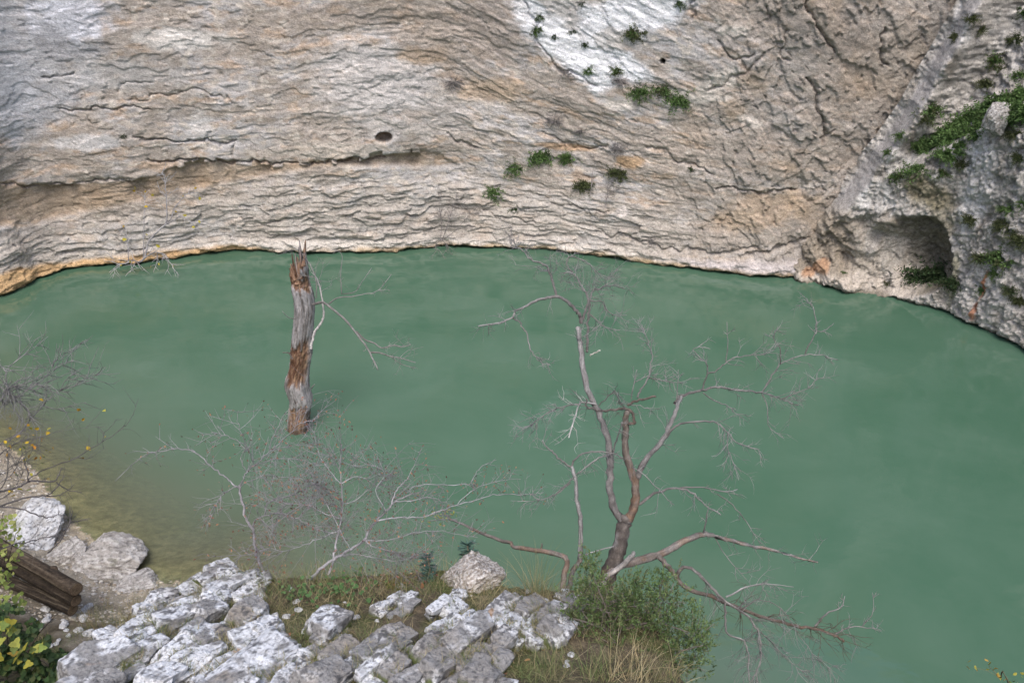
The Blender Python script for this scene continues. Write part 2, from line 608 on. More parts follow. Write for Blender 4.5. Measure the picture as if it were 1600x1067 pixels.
line = lambda pts: np.interp(PX, [p[0] for p in pts], [p[1] for p in pts])
contact = line([(-200, 395), (60, 348), (200, 320), (345, 288), (430, 271), (530, 256), (640, 262), (760, 268), (850, 282), (1000, 305), (1150, 345), (1260, 385)])
over = 9 * fbm(S * 0.9, S * 0 + 3.3, 4, 99) * sstep(60, 250, PX) + 3 * np.sign(fbm(S * 1.6, S * 0 + 7.3, 2, 98)) * sstep(200, 300, PX) + line([(-200, 300), (0, 290), (120, 288), (200, 281), (250, 272), (300, 256), (330, 247), (380, 251), (470, 254), (560, 248), (600, 240), (660, 234), (700, 250), (1300, 330)])
left_w = sstep(760, 640, PX)
right_w = sstep(1010, 1180, PX + 0.25 * (PY - 200))
apron = sstep(-4, 40, PY - contact)
# bedding coordinate: level on the left and low down, dipping to the right in the middle, steep on the right
s7 = np.interp(700, PX[:, np.argmin(np.abs(zv - 3))], sv)
tilt = 0.32 * sstep(420, 800, PX) * sstep(420, 120, PY)
warp = 0.22 * fbm(S * 0.22, Z * 0.35, 3, 101)
B = Z + tilt * (S - s7) + warp - 0.05 * (S - s7) * (1 - tilt / 0.32) * 0.5
U = S + 0.3 * fbm(S * 0.5, Z * 0.9, 3, 102)
# rotated coordinates for the broken right side
Rr = 0.82 * (S - s7) + 0.57 * Z; Rq = -0.57 * (S - s7) + 0.82 * Z

calm = sstep(620, 300, PX) * sstep(285, 190, PY)
off = 0.40 * fbm(S * 0.16, Z * 0.16, 2, 110)
off += 0.003 * np.clip(Z, 0, 9) ** 2
# big plates
n1 = fbm(U * 0.34, B * 1.05, 6, 120, gain=0.50)
n1r = fbm(Rr * 0.95, Rq * 0.50, 5, 121, gain=0.55)
plates = terrace(n1, 4, 0.05) * 0.13
plates_r = terrace(n1r, 4, 0.06) * 0.28
off += plates * (1 - right_w) * (1 - 0.75 * apron) + plates_r * right_w * (1 - 0.4 * apron)
# overlapping flakes: each stands out at its lower edge and dies away upwards
wU = U + 0.75 * fbm(U * 0.6, B * 1.1, 5, 131) + 0.10 * fbm(U * 4, B * 6, 3, 132)
wB = B + 0.30 * fbm(U * 0.55, B * 0.9, 5, 133) + 0.05 * fbm(U * 4, B * 6, 3, 134)
wR = Rr + 0.30 * fbm(Rr * 0.9, Rq * 1.1, 4, 135) + 0.07 * fbm(Rr * 5, Rq * 5, 3, 136)
wQ = Rq + 0.25 * fbm(Rr * 0.8, Rq * 1.2, 4, 137) + 0.05 * fbm(Rr * 5, Rq * 5, 3, 138)


def flakes(x, y, a, b, tilt_, step_, seed):
    V = voronoi(x * a, y * b, seed)
    on = (V[4] > 0.42) * (0.4 + 0.9 * V[3])
    crev = sstep(0.055, 0.01, V[1] - V[0]) * (V[6] > 0.08)
    return (tilt_ * np.clip(V[6], -.7, .7) + step_ * (V[2] - 0.5) - 0.45 * tilt_ * crev) * on


vary = 0.10 + 0.75 * sstep(-0.20, 0.30, fbm(U * 0.4, B * 0.6, 4, 139))
fl = flakes(wU, wB, 0.50, 1.15, 0.085, 0.055, 1300) + flakes(wU, wB, 1.4, 2.8, 0.055, 0.034, 1310) * (1 - 0.65 * calm) + flakes(wU, wB, 2.6, 7.5, 0.030, 0.022, 1320) * (1 - 0.7 * calm)
flr = flakes(wQ, wR, 0.9, 0.55, 0.10, 0.09, 1330) + flakes(wR, wQ, 1.2, 2.2, 0.05, 0.038, 1340) + flakes(wR, wQ, 3.0, 5.0, 0.045, 0.035, 1350)
vary_r = 0.25 + 0.75 * sstep(-0.15, 0.3, fbm(Rr * 0.5, Rq * 0.5, 3, 1399))
off += 0.72 * fl * vary * (1 - right_w) * (1 - 0.35 * apron) + 0.8 * flr * right_w * vary_r * (1 - 0.2 * apron)
off += 0.022 * fbm(S * 2.4, Z * 3.0, 4, 1398)
# undercut beds (saw-tooth), strongest low down
lat = sstep(-0.25, 0.35, fbm(U * 0.45, B * 1.3, 3, 140))
saw1 = (B * 2.3 + 0.7 * fbm(U * 0.5, B * 0.6, 3, 141)); saw1 = saw1 - np.floor(saw1)
saw2 = (B * 6.5 + 1.1 * fbm(U * 0.7, B * 1.0, 4, 142)); saw2 = saw2 - np.floor(saw2)
prof = lambda f: np.where(f < 0.12, f / 0.12, 1 - 0.9 * (f - 0.12) / 0.88)
lat2 = sstep(-0.2, 0.3, fbm(U * 1.0, B * 2.6, 3, 143))
off += prof(saw1) * 0.10 * lat * (0.05 * (1 - calm) + 0.26 * apron) * (1 - 0.8 * right_w)
off += prof(saw2) * 0.07 * lat2 * (0.10 + 0.6 * apron) * (1 - 0.7 * right_w)
# beds broken into blocks
Ub = U + 0.25 * fbm(U * 1.3, B * 2.0, 3, 144); Bb = B + 0.10 * fbm(U * 1.1, B * 1.6, 4, 145)
vb1 = voronoi(Ub * 0.9, Bb * 4.2, 146); vb2 = voronoi(Ub * 2.1, Bb * 9.0, 147)
blk = 0.13 * (vb1[2] - 0.5) + 0.09 * (vb2[2] - 0.5) - 0.03 * sstep(0.06, 0.0, vb1[1] - vb1[0])
off += blk * (0.95 * apron + 0.16 * (1 - apron) * (1 - calm)) * (1 - 0.75 * right_w)
# apron of thin beds stands forward; recess above it on the left
off += apron * (0.12 + 0.30 * sstep(0, 120, PY - contact))
rec = sstep(-3, 3, PY - over) * (1 - sstep(-8, 2, PY - contact)) * left_w
lip = sstep(60, 0, over - PY) * (PY < over) * left_w
off += (-0.17 * rec + 0.07 * lip) * (0.15 + 1.2 * sstep(-0.15, 0.2, fbm(S * 0.55, S * 0 + 1.7, 3, 97)))
off += 0.018 * fbm(S * 6, Z * 9, 4, 150) * (1 - 0.6 * calm) + 0.010 * (1 - 0.4 * calm) * fbm(S * 18, Z * 24, 2, 151)
off += right_w * 0.05 * (ridged(Rr * 2.2, Rq * 1.2, 4, 152) - 0.5)


def crack(pts, wpx, depth):
    """a drawn joint: (px, py) polyline cut into the wall"""
    global off
    d = np.full(PX.shape, 1e9)
    box = (PX > min(p[0] for p in pts) - 30) & (PX < max(p[0] for p in pts) + 30)
    jx = PX + 14 * fbm(S * 2.0, Z * 2.0, 4, 160); jy = PY + 12 * fbm(S * 2.0, Z * 2.0, 4, 161)
    q = catmull(pts, 4)
    for (x0, y0), (x1, y1) in zip(q[:-1], q[1:]):
        ex, ey = x1 - x0, y1 - y0
        t = np.clip(((jx - x0) * ex + (jy - y0) * ey) / (ex * ex + ey * ey + 1e-9), 0, 1)
        d = np.minimum(d, np.hypot(jx - x0 - t * ex, jy - y0 - t * ey))
    off = np.where(box, off - depth * np.exp(-(d / wpx) ** 2), off)


CRACKS = [([(0, 288), (60, 287), (125, 285), (200, 277)], 3.0, .18), ([(210, 214), (270, 220), (335, 222), (372, 222)], 2.5, .22),
          ([(232, 250), (300, 250), (380, 251), (470, 253)], 3.0, .25), ([(65, 122), (90, 120), (116, 113)], 2.5, .14),
          ([(90, 172), (130, 169), (180, 168), (230, 172)], 2.2, .16), ([(140, 180), (142, 190), (160, 191)], 2, .1),
          ([(200, 158), (260, 148), (310, 138), (365, 155)], 2, .12), ([(480, 254), (540, 248), (600, 246)], 3, .22),
          ([(365, 228), (369, 245)], 2.5, .15), ([(330, 205), (334, 218)], 2.5, .1), ([(180, 140), (200, 128), (240, 125)], 2, .1),
          ([(700, 212), (722, 222), (742, 232)], 3, .2), ([(1085, 0), (1082, 30)], 3, .25), ([(1255, 0), (1280, 50), (1300, 80)], 4, .3),
          ([(1375, 40), (1377, 65), (1373, 95), (1388, 100)], 3, .3), ([(1230, 50), (1222, 80), (1228, 95)], 3, .2),
          ([(1258, 120), (1275, 145), (1281, 180), (1290, 220)], 3.5, .3), ([(1195, 10), (1205, 35)], 3, .2), ([(1120, 60), (1150, 90), (1180, 80)], 2.5, .2),
          ([(1110, 140), (1165, 110), (1195, 80)], 3, .2), ([(820, 0), (850, 80), (870, 105), (930, 135)], 3, .2),
          ([(850, 215), (910, 235), (950, 225)], 2.5, .2), ([(860, 318), (900, 322), (950, 330)], 3, .22), ([(1120, 290), (1180, 300), (1240, 295)], 3, .25),
          ([(1010, 230), (1060, 250), (1110, 270)], 3, .2), ([(930, 355), (1000, 372), (1080, 388), (1190, 385)], 4, .25),
          ([(1170, 395), (1210, 385), (1260, 370)], 4, .3), ([(700, 320), (760, 330), (840, 345)], 2.5, .18), ([(1300, 200), (1285, 215)], 3, .2)]
for c_ in CRACKS:
    crack(c_[0], c_[1] * 0.6, c_[2] * (0.7 if c_[0][0][0] < 700 else 0.55))
# the swallow hole and a small drilled hole
hole = ((PX - 600) / 12.5) ** 2 + ((PY - 213) / 8.5) ** 2
off -= 0.55 * sstep(1.25, 0.6, hole)
hole2 = ((PX - 1035.5) / 3.8) ** 2 + ((PY - 96) / 3.8) ** 2
off -= 0.6 * sstep(1.3, 0.8, hole2)
# waterline notch
off += 0.22 * fbm(S * 1.7, Z * 3 + 4, 4, 172) * sstep(0.5, 0.1, Z)
off += 0.12 * sstep(0.55, 0.25, Z) * sstep(-0.1, 0.1, Z) - 0.30 * sstep(0.14, -0.05, Z) * (0.6 + 0.8 * fbm(S * 1.5, S * 0, 2, 171))
off = np.where(Z < -0.2, off * 0.6, off)
edge_w = sstep(0, 40, np.arange(len(sv)))[:, None]
X3 = bx + nx * off; Y3 = by + ny * off
# back over the rim to a plateau
nr = [(16.6, -1.5), (17.2, -6.0), (18.0, -30.0), (19.0, -90.0)]
Xe = [X3]; Ye = [Y3]; Ze = [Z]
for zz_, o_ in nr:
    Xe.append((bx[:, -1] + nx[:, -1] * o_)[:, None]); Ye.append((by[:, -1] + ny[:, -1] * o_)[:, None]); Ze.append(np.full((len(sv), 1), zz_))
CXX = np.hstack(Xe); CYY = np.hstack(Ye); CZZ = np.hstack(Ze)

# pigment
tan = np.array((0.385, 0.338, 0.295))
cc = np.empty(S.shape + (3,)); cc[:] = tan
f1 = fbm(S * 0.35, B * 0.6, 4, 201); f2 = fbm(S * 0.9, B * 2.2, 4, 202); f3 = fbm(S * 2.6, B * 5.0, 4, 203)
cc = mixc(cc, (0.45, 0.435, 0.43), sstep(-0.15, 0.35, f1 + 0.5 * f2) * 0.85)
cc = mixc(cc, (0.435, 0.325, 0.235), sstep(0.02, 0.4, f2 + 0.4 * f3) * 0.8)
cc = mixc(cc, (0.31, 0.265, 0.215), sstep(0.05, 0.45, -f2 + 0.4 * f3) * 0.6)
cc = mixc(cc, (0.55, 0.50, 0.44), sstep(0.12, 0.4, f3 + 0.3 * f1) * 0.75)
cc = mixc(cc, (0.325, 0.285, 0.245), right_w * 0.62)
cc = mixc(cc, (0.40, 0.31, 0.225), right_w * sstep(0.05, 0.5, fbm(Rr * 0.7, Rq * 0.5, 4, 204)) * 0.7)
cc = mixc(cc, (0.41, 0.385, 0.35), apron * (1 - right_w) * 0.55)
cc = mixc(cc, (0.36, 0.27, 0.185), rec * 0.7)


def patch(px, py, rx, ry, col, k=1.0, rag=0.6, rot=0.0, seed=0):
    global cc
    c_, s_ = math.cos(rot), math.sin(rot)
    dx, dy = PX - px, PY - py
    a = (dx * c_ + dy * s_) / rx; b = (-dx * s_ + dy * c_) / ry
    r = np.sqrt(a * a + b * b) + rag * fbm(S * 1.6, Z * 2.2, 4, 300 + seed)
    cc = mixc(cc, col, sstep(1.15, 0.6, r) * k)


WHITE = (0.78, 0.78, 0.80); BLUEGREY = (0.40, 0.41, 0.435)
for a in [(40, 80, 120, 130, BLUEGREY, .75), (110, 25, 70, 45, (0.60, 0.61, 0.66), .8), (20, 170, 60, 60, (0.47, 0.47, 0.49), .7), (80, 60, 40, 22, (0.30, 0.30, 0.31), .6),
          (285, 62, 95, 18, (0.60, 0.57, 0.53), .8), (180, 115, 120, 30, (0.45, 0.44, 0.43), .6), (140, 222, 60, 14, (0.58, 0.57, 0.57), .7), (310, 200, 26, 26, (0.56, 0.55, 0.54), .7),
          (520, 232, 110, 14, (0.52, 0.47, 0.41), .6), (640, 180, 130, 40, (0.52, 0.48, 0.45), .6), (590, 115, 110, 62, (0.56, 0.53, 0.51), .8), (660, 85, 40, 16, (0.48, 0.33, 0.20), .7),
          (770, 140, 60, 20, (0.47, 0.35, 0.24), .6), (560, 20, 120, 25, (0.33, 0.27, 0.215), .6), (720, 60, 110, 50, (0.34, 0.285, 0.235), .65), (780, 40, 60, 60, (0.33, 0.28, 0.24), .6)]:
    patch(*a, seed=int(a[0]))
# calcite streak at the top
patch(905, 45, 110, 60, (0.52, 0.50, 0.48), .8, .5, .3, 5)
patch(885, 76, 118, 30, WHITE, 1.0, .45, .75, 6)
patch(958, 98, 70, 27, WHITE, 1.0, .5, .35, 7)
patch(1000, 18, 92, 36, WHITE, 1.0, .5, -.2, 8)
patch(925, 45, 22, 36, WHITE, .8, .6, -.3, 9)
patch(835, 8, 24, 10, WHITE, .9, .4, .6, 10)
patch(960, 62, 40, 20, (0.46, 0.44, 0.41), .7, .5, 0, 11)
for a in [(1145, 45, 24, 12, .0), (1120, 130, 38, 18, -.5), (1085, 155, 60, 7, -.05), (1060, 145, 30, 9, .0), (965, 165, 28, 8, .1), (1170, 190, 20, 10, .3)]:
    patch(a[0], a[1], a[2], a[3], (0.60, 0.55, 0.49), .85, .7, a[4], int(a[0]))
patch(985, 255, 24, 12, (0.42, 0.28, 0.16), .85, .5, .1, 31); patch(880, 232, 50, 7, (0.40, 0.27, 0.165), .8, .5, .1, 32)
patch(1185, 330, 80, 30, (0.42, 0.31, 0.21), .6, .6, -.2, 33); patch(1290, 50, 60, 60, (0.28, 0.25, 0.22), .55, .6, .3, 34)
patch(973, 328, 10, 10, (0.6, 0.54, 0.5), .9, .2, 0, 35)
patch(1400, 100, 60, 70, (0.33, 0.29, 0.245), .6, .5, 0, 36)
# pale band and orange foot at the waterline
band = PY - line([(-100, 470), (0, 428), (100, 398), (200, 388), (300, 374), (420, 364), (600, 364), (700, 360), (800, 366), (900, 372), (1000, 388), (1100, 395), (1230, 398)])
wn_ = 6 * fbm(S * 1.2, Z * 2, 4, 401)
cc = mixc(cc, (0.55, 0.51, 0.465), sstep(0, 7, band + wn_) * sstep(1250, 900, PX) * 0.85)
cc = mixc(cc, (0.52, 0.475, 0.47), sstep(0, 9, band + wn_) * sstep(1020, 1100, PX) * 0.8)
org = PY - line([(-100, 448), (0, 418), (120, 396), (200, 390), (300, 379), (380, 375), (480, 381), (520, 386), (1300, 460)])
cc = mixc(cc, (0.50, 0.325, 0.16), sstep(-2, 8, org + wn_) * sstep(520, 380, PX) * 0.92)
cc = mixc(cc, (0.33, 0.23, 0.11), sstep(0.26, 0.06, Z + 0.12 * f2 + 0.05 * f3) * sstep(400, 560, PX) * 0.8)
cc = mixc(cc, (0.10, 0.09, 0.06), sstep(0.09, 0.02, Z + 0.05 * f3) * 0.85)
cc = mixc(cc, (0.085, 0.07, 0.05), sstep(1.0, 0.8, hole2) * 0.9)
cc = mixc(cc, (0.30, 0.22, 0.15), sstep(1.1, 0.7, hole) * 0.6)
cc = cc * (1 + 0.16 * RNG.uniform(-1, 1, S.shape) + 0.14 * fbm(S * 11, Z * 15, 2, 209) + 0.22 * fbm(U * 3.2, B * 6.5, 4, 210) + 0.16 * fbm(U * 1.3, B * 1.7, 3, 211))[..., None]
cc = np.clip(cc, 0.02, 0.8)
ccf = np.concatenate([cc, np.repeat(cc[:, -1:], len(nr), axis=1)], axis=1)
cliff = mesh_obj("cliff", np.stack([CXX, CYY, CZZ], -1).reshape(-1, 3), grid_faces(*CXX.shape)[:, ::-1], M_CLIFF, None, ccf.reshape(-1, 3), True)
tag(cliff, "tall tan limestone cliff of flaky beds curving round the far shore", "cliff", None, "structure")
vis = (PX > -60) & (PX < 1660) & (PY > -60)
CLP = np.stack([X3[vis], Y3[vis], Z[vis]], -1)
CLPX, CLPY = proj(CLP[:, 0], CLP[:, 1], CLP[:, 2])
CLN = np.stack([nx[vis], ny[vis]], -1)


def cliff_at(px, py):
    k = np.argmin((CLPX - px) ** 2 + (CLPY - py) ** 2)
    return CLP[k].copy(), np.array([CLN[k, 0], CLN[k, 1], 0.0])


# ------------------------------------------------------------------ the conglomerate buttress on the right
bl = [(1130, 416), (1215, 426), (1300, 438), (1400, 453), (1450, 463), (1490, 480), (1530, 500), (1600, 531), (1680, 575)]
BLP = [tuple(W(a, b)[:2]) for a, b in bl] + [(15.6, 14.2), (16.4, 10), (16.2, 5), (14.5, -1), (12, -8)]
BS, BX, BY, BNX, BNY = arclen(BLP)
zb_ = axis([(-1.2, -0.15, 0.15), (-0.15, 9.0, 0.032), (9.0, 11, 0.15), (11, 15, 0.6)])
# where the buttress leaves the cliff, per height
edge_px = [(426, 1217), (400, 1232), (385, 1245), (360, 1268), (330, 1298), (300, 1325), (260, 1352), (220, 1385), (170, 1420), (120, 1446), (60, 1480), (0, 1512), (-80, 1555)]
s_dense = np.arange(0, 16, 0.03)
se = []
for z_ in zb_:
    qx = np.interp(s_dense, BS, BX); qy = np.interp(s_dense, BS, BY)
    ppx, ppy = proj(qx, qy, np.full_like(qx, max(z_, 0)))
    want = np.interp(ppy, [e[0] for e in edge_px[::-1]], [e[1] for e in edge_px[::-1]])
    k = np.argmin(np.abs(ppx - want))
    se.append(s_dense[k])
se = np.array(se)
kk = np.ones(9) / 9
se = np.convolve(np.pad(se, 4, 'edge'), kk, 'valid')
dv = axis([(-0.3, 9.2, 0.032), (9.2, BS[-1] - se.max() - 0.2, 0.4)])
D, ZB = np.meshgrid(dv, zb_, indexing='ij')
SB = np.clip(D + se[None, :], 0, BS[-1])
bbx = np.interp(SB, BS, BX); bby = np.interp(SB, BS, BY); bnx = np.interp(SB, BS, BNX); bny = np.interp(SB, BS, BNY)
QX, QY = proj(bbx, bby, ZB)
ql = lambda pts: np.interp(QX, [p[0] for p in pts], [p[1] for p in pts])
shelf = ql([(1300, 330), (1345, 300), (1390, 272), (1450, 243), (1500, 218), (1600, 168), (1800, 90)])
ab = shelf - QY                                         # px above the shelf
boff = -0.75 + 0.95 * sstep(-0.3, 0.45, D) + 0.35 * sstep(0.5, 1.6, D)
boff += 0.25 * fbm(SB * 0.5, ZB * 0.5, 3, 501)
upper = sstep(-3, 12, ab)
boff -= upper * (0.55 * sstep(0.3, 1.2, D) + 0.011 * np.clip(ab, 0, 150) * sstep(0.2, 1.5, D))
# cave niche
rx_ = np.where(QX < 1440, 195, 62)
ry_ = np.where(QY < 418, 90, 32)
nr2 = ((np.abs(QX - 1440) / rx_) ** 2.6 + (np.abs(QY - 418) / ry_) ** 2.6) ** (1 / 2.6) + 0.05 * fbm(SB * 2, ZB * 2, 3, 511)
boff -= 0.95 * np.clip(1 - nr2 ** 2, 0, 1) ** 0.7 * (0.12 + 0.88 * sstep(1290, 1460, QX))
foot = sstep(1215, 1300, QX) * sstep(1500, 1450, QX) * sstep(405, 432, QY)
boff += 0.35 * foot
# left toe of broken blocks between water and slab
toe = sstep(1225, 1245, QX) * sstep(1345, 1320, QX) * sstep(305, 345, QY)
v1 = voronoi(SB * 3.4 + 0.5 * fbm(SB * 2, ZB * 2, 2, 520), ZB * 3.4, 521)
v2 = voronoi(SB * 8.0, ZB * 8.0, 522)
v3 = voronoi(SB * 15.0, ZB * 15.0, 523)
slab = sstep(-0.15, 0.0, D) * sstep(0.38, 0.28, D + 0.12 * fbm(ZB * 1.5, SB * 1.5, 2, 9)) * sstep(2.0, 2.4, ZB + D * 0)   # smooth inclined plane
slab = slab * (1 - toe)
in_cave = sstep(1.02, 0.9, nr2)
cong = (1 - slab) * (1 - 0.35 * in_cave)
boff += 0.10 * terrace(fbm(SB * 1.2, ZB * 1.6, 5, 546), 7, .06) * (1 - slab) + in_cave * 0.45 * terrace(fbm(SB * 0.9 + ZB * .4, ZB * 1.1, 5, 547), 7, .08)
boff += cong * (0.20 * (v1[2] - 0.5) * sstep(0.02, 0.3, v1[1] - v1[0]) + 0.10 * (0.7 - v2[0]) * (0.4 + v2[2]) + 0.05 * (0.6 - v3[0]) * (0.4 + v3[2]))
boff += toe * (terrace(fbm((SB + ZB) * 1.1, (SB - ZB) * 0.6, 4, 530), 7, .2) * 0.7)
boff += 0.05 * fbm(SB * 5, ZB * 5, 4, 540) * (1 - 0.5 * slab) + 0.02 * fbm(SB * 14, ZB * 14, 3, 541)
boff += upper * 0.25 * (terrace(fbm(SB * 0.8, ZB * 1.6, 4, 545), 6, .2))
boff -= 0.22 * sstep(0.14, -0.05, ZB)
BX3 = bbx + bnx * boff; BY3 = bby + bny * boff
s_f = BS[np.argmin(np.hypot(BX - W(1600, 531)[0], BY - W(1600, 531)[1]))]
rimh = 16 - 11.0 * sstep(s_f + 0.8, s_f + 4.0, SB)          # unseen wall lowered beyond the frame so sunlight reaches the visible face
ZB = np.where(ZB > rimh * 0.6, np.minimum(ZB, rimh * 0.6 + (ZB - rimh * 0.6) * sstep(4.5, 15, rimh)), ZB)
bc = np.empty(D.shape + (3,)); bc[:] = (0.40, 0.375, 0.345)
g1 = fbm(SB * 0.6, ZB * 0.7, 4, 601); g2 = fbm(SB * 1.8, ZB * 1.4, 4, 602)
bc = mixc(bc, (0.46, 0.435, 0.40), sstep(0.0, 0.45, g1 + 0.4 * g2) * 0.75)
bc = mixc(bc, (0.25, 0.225, 0.195), sstep(0.05, 0.5, -g2 + 0.2 * g1) * 0.7)
bc = bc * (0.74 + 0.25 * v2[2] + 0.35 * v3[2])[..., None]


def bpatch(px, py, rx, ry, col, k=1.0, rag=0.6, rot=0.0, seed=0):
    global bc
    c_, s_ = math.cos(rot), math.sin(rot)
    dx, dy = QX - px, QY - py
    a = (dx * c_ + dy * s_) / rx; b = (-dx * s_ + dy * c_) / ry
    r = np.sqrt(a * a + b * b) + rag * fbm(SB * 1.6, ZB * 2.0, 4, 700 + seed)
    bc = mixc(bc, col, sstep(1.15, 0.6, r) * k)


BW = (0.56, 0.545, 0.525)
for a in [(1365, 300, 42, 30, BW, .85, .5, .3), (1405, 255, 26, 26, BW, .6, .5, .2), (1540, 245, 50, 26, BW, .8, .5, .2), (1535, 315, 20, 55, BW, .85, .5, .1), (1555, 290, 40, 20, BW, .6, .5, .2),
          (1555, 185, 20, 22, BW, .8, .4, 0), (1500, 40, 16, 40, BW, .75, .5, -.3), (1570, 80, 40, 60, (0.43, 0.415, 0.40), .6, .6, 0), (1450, 290, 60, 26, (0.19, 0.165, 0.10), .85, .5, .5),
          (1485, 340, 24, 44, (0.25, 0.22, 0.15), .7, .5, .2), (1570, 440, 30, 60, (0.38, 0.365, 0.35), .6, .6, 0), (1520, 430, 20, 50, (0.42, 0.40, 0.38), .6, .6, .0),
          (1590, 300, 20, 90, (0.20, 0.19, 0.17), .6, .6, 0), (1505, 430, 10, 50, (0.22, 0.20, 0.10), .6, .4, .1)]:
    bpatch(*a, seed=int(a[0]))
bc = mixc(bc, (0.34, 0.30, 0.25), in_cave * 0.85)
bc = mixc(bc, (0.11, 0.10, 0.07), in_cave * sstep(0.0, 0.5, (QX - 1400) / 110 - (QY - 400) / 260 + 0.35 * g2) * 0.75)  # cave shade painted in, deepest towards the right end
bpatch(1395, 395, 20, 40, (0.42, 0.39, 0.35), .6, .6, .2, 91); bpatch(1362, 375, 14, 30, (0.44, 0.41, 0.38), .7, .5, .1, 92)
bc = mixc(bc, (0.29, 0.245, 0.19), toe * 0.8)
bc = mixc(bc, (0.53, 0.47, 0.41), sstep(412, 425, QY + 5 * g2) * sstep(1220, 1250, QX) * sstep(1470, 1420, QX) * 0.85)
bpatch(1283, 412, 16, 10, (0.42, 0.25, 0.15), .8, .8, -.2, 93); bpatch(1265, 420, 12, 7, (0.45, 0.26, 0.15), .8, .5, 0, 94)
bpatch(1560, 440, 5, 24, (0.36, 0.15, 0.075), .9, .3, .25, 95); bpatch(1546, 478, 5, 18, (0.34, 0.145, 0.075), .85, .3, .3, 96)
bc = mixc(bc, (0.37, 0.35, 0.34), slab * 0.92)
bc = mixc(bc, (0.09, 0.08, 0.05), sstep(0.12, 0.02, ZB) * 0.7)
bc = mixc(bc, (0.20, 0.175, 0.14), sstep(0.05, 0.4, fbm(SB * 1.7, ZB * 0.55, 5, 620)) * 0.55 * (1 - slab) * (1 - in_cave))
bc = np.clip(bc * 0.98 * (1 + 0.22 * fbm(SB * 9, ZB * 7, 3, 621) + 0.12 * RNG.uniform(-1, 1, D.shape))[..., None], 0.02, 0.7)
# rim rows
XB = np.hstack([BX3] + [(bbx[:, -1] + bnx[:, -1] * o_)[:, None] for _, o_ in nr])
YB = np.hstack([BY3] + [(bby[:, -1] + bny[:, -1] * o_)[:, None] for _, o_ in nr])
ZBB = np.hstack([ZB] + [ZB[:, -1:] + 0.3 * i_ for i_, _ in enumerate(nr)])
bcf = np.concatenate([bc, np.repeat(bc[:, -1:], len(nr), axis=1)], axis=1)
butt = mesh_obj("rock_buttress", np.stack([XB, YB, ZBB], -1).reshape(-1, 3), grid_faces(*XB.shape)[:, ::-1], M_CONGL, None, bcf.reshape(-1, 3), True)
tag(butt, "grey pebbly conglomerate buttress with a shallow arched cave on the right shore", "cliff", None, "structure")
bvis = (QX > 1150) & (QX < 1660) & (QY > -60)
BTP = np.stack([BX3[bvis], BY3[bvis], ZB[bvis]], -1)
BTX, BTY = proj(BTP[:, 0], BTP[:, 1], BTP[:, 2])
BTN = np.stack([bnx[bvis], bny[bvis]], -1)


def butt_at(px, py):
    d = (BTX - px) ** 2 + (BTY - py) ** 2
    near = np.where(d < d.min() + 4)[0]
    k = near[np.argmin(BTP[near, 1])]
    return BTP[k].copy(), np.array([BTN[k, 0], BTN[k, 1], 0.0])

# ================================================================== ROCKS ON THE LEDGE
def ledge_xy(poly, up=0.1):
    return [tuple(on_plane(a, b, up)[:2]) for a, b in poly]


ROCKMASKS = []
CSX, CSY = 0.50, 0.866            # strike of the limestone beds on the ledge


ROCK_BASES = {}


def ico(sub=4):
    import bmesh
    bm = bmesh.new()
    bmesh.ops.create_icosphere(bm, subdivisions=sub, radius=1.0)
    v = np.array([p.co[:] for p in bm.verts]); f = np.array([[q.index for q in p.verts] for p in bm.faces])
    bm.free()
    return v, f


ICO5, ICO3, ICO2 = ico(6), ico(4), ico(3)
ROCK_BASES['hi'] = ico(6); ROCK_BASES['lo'] = ico(5)

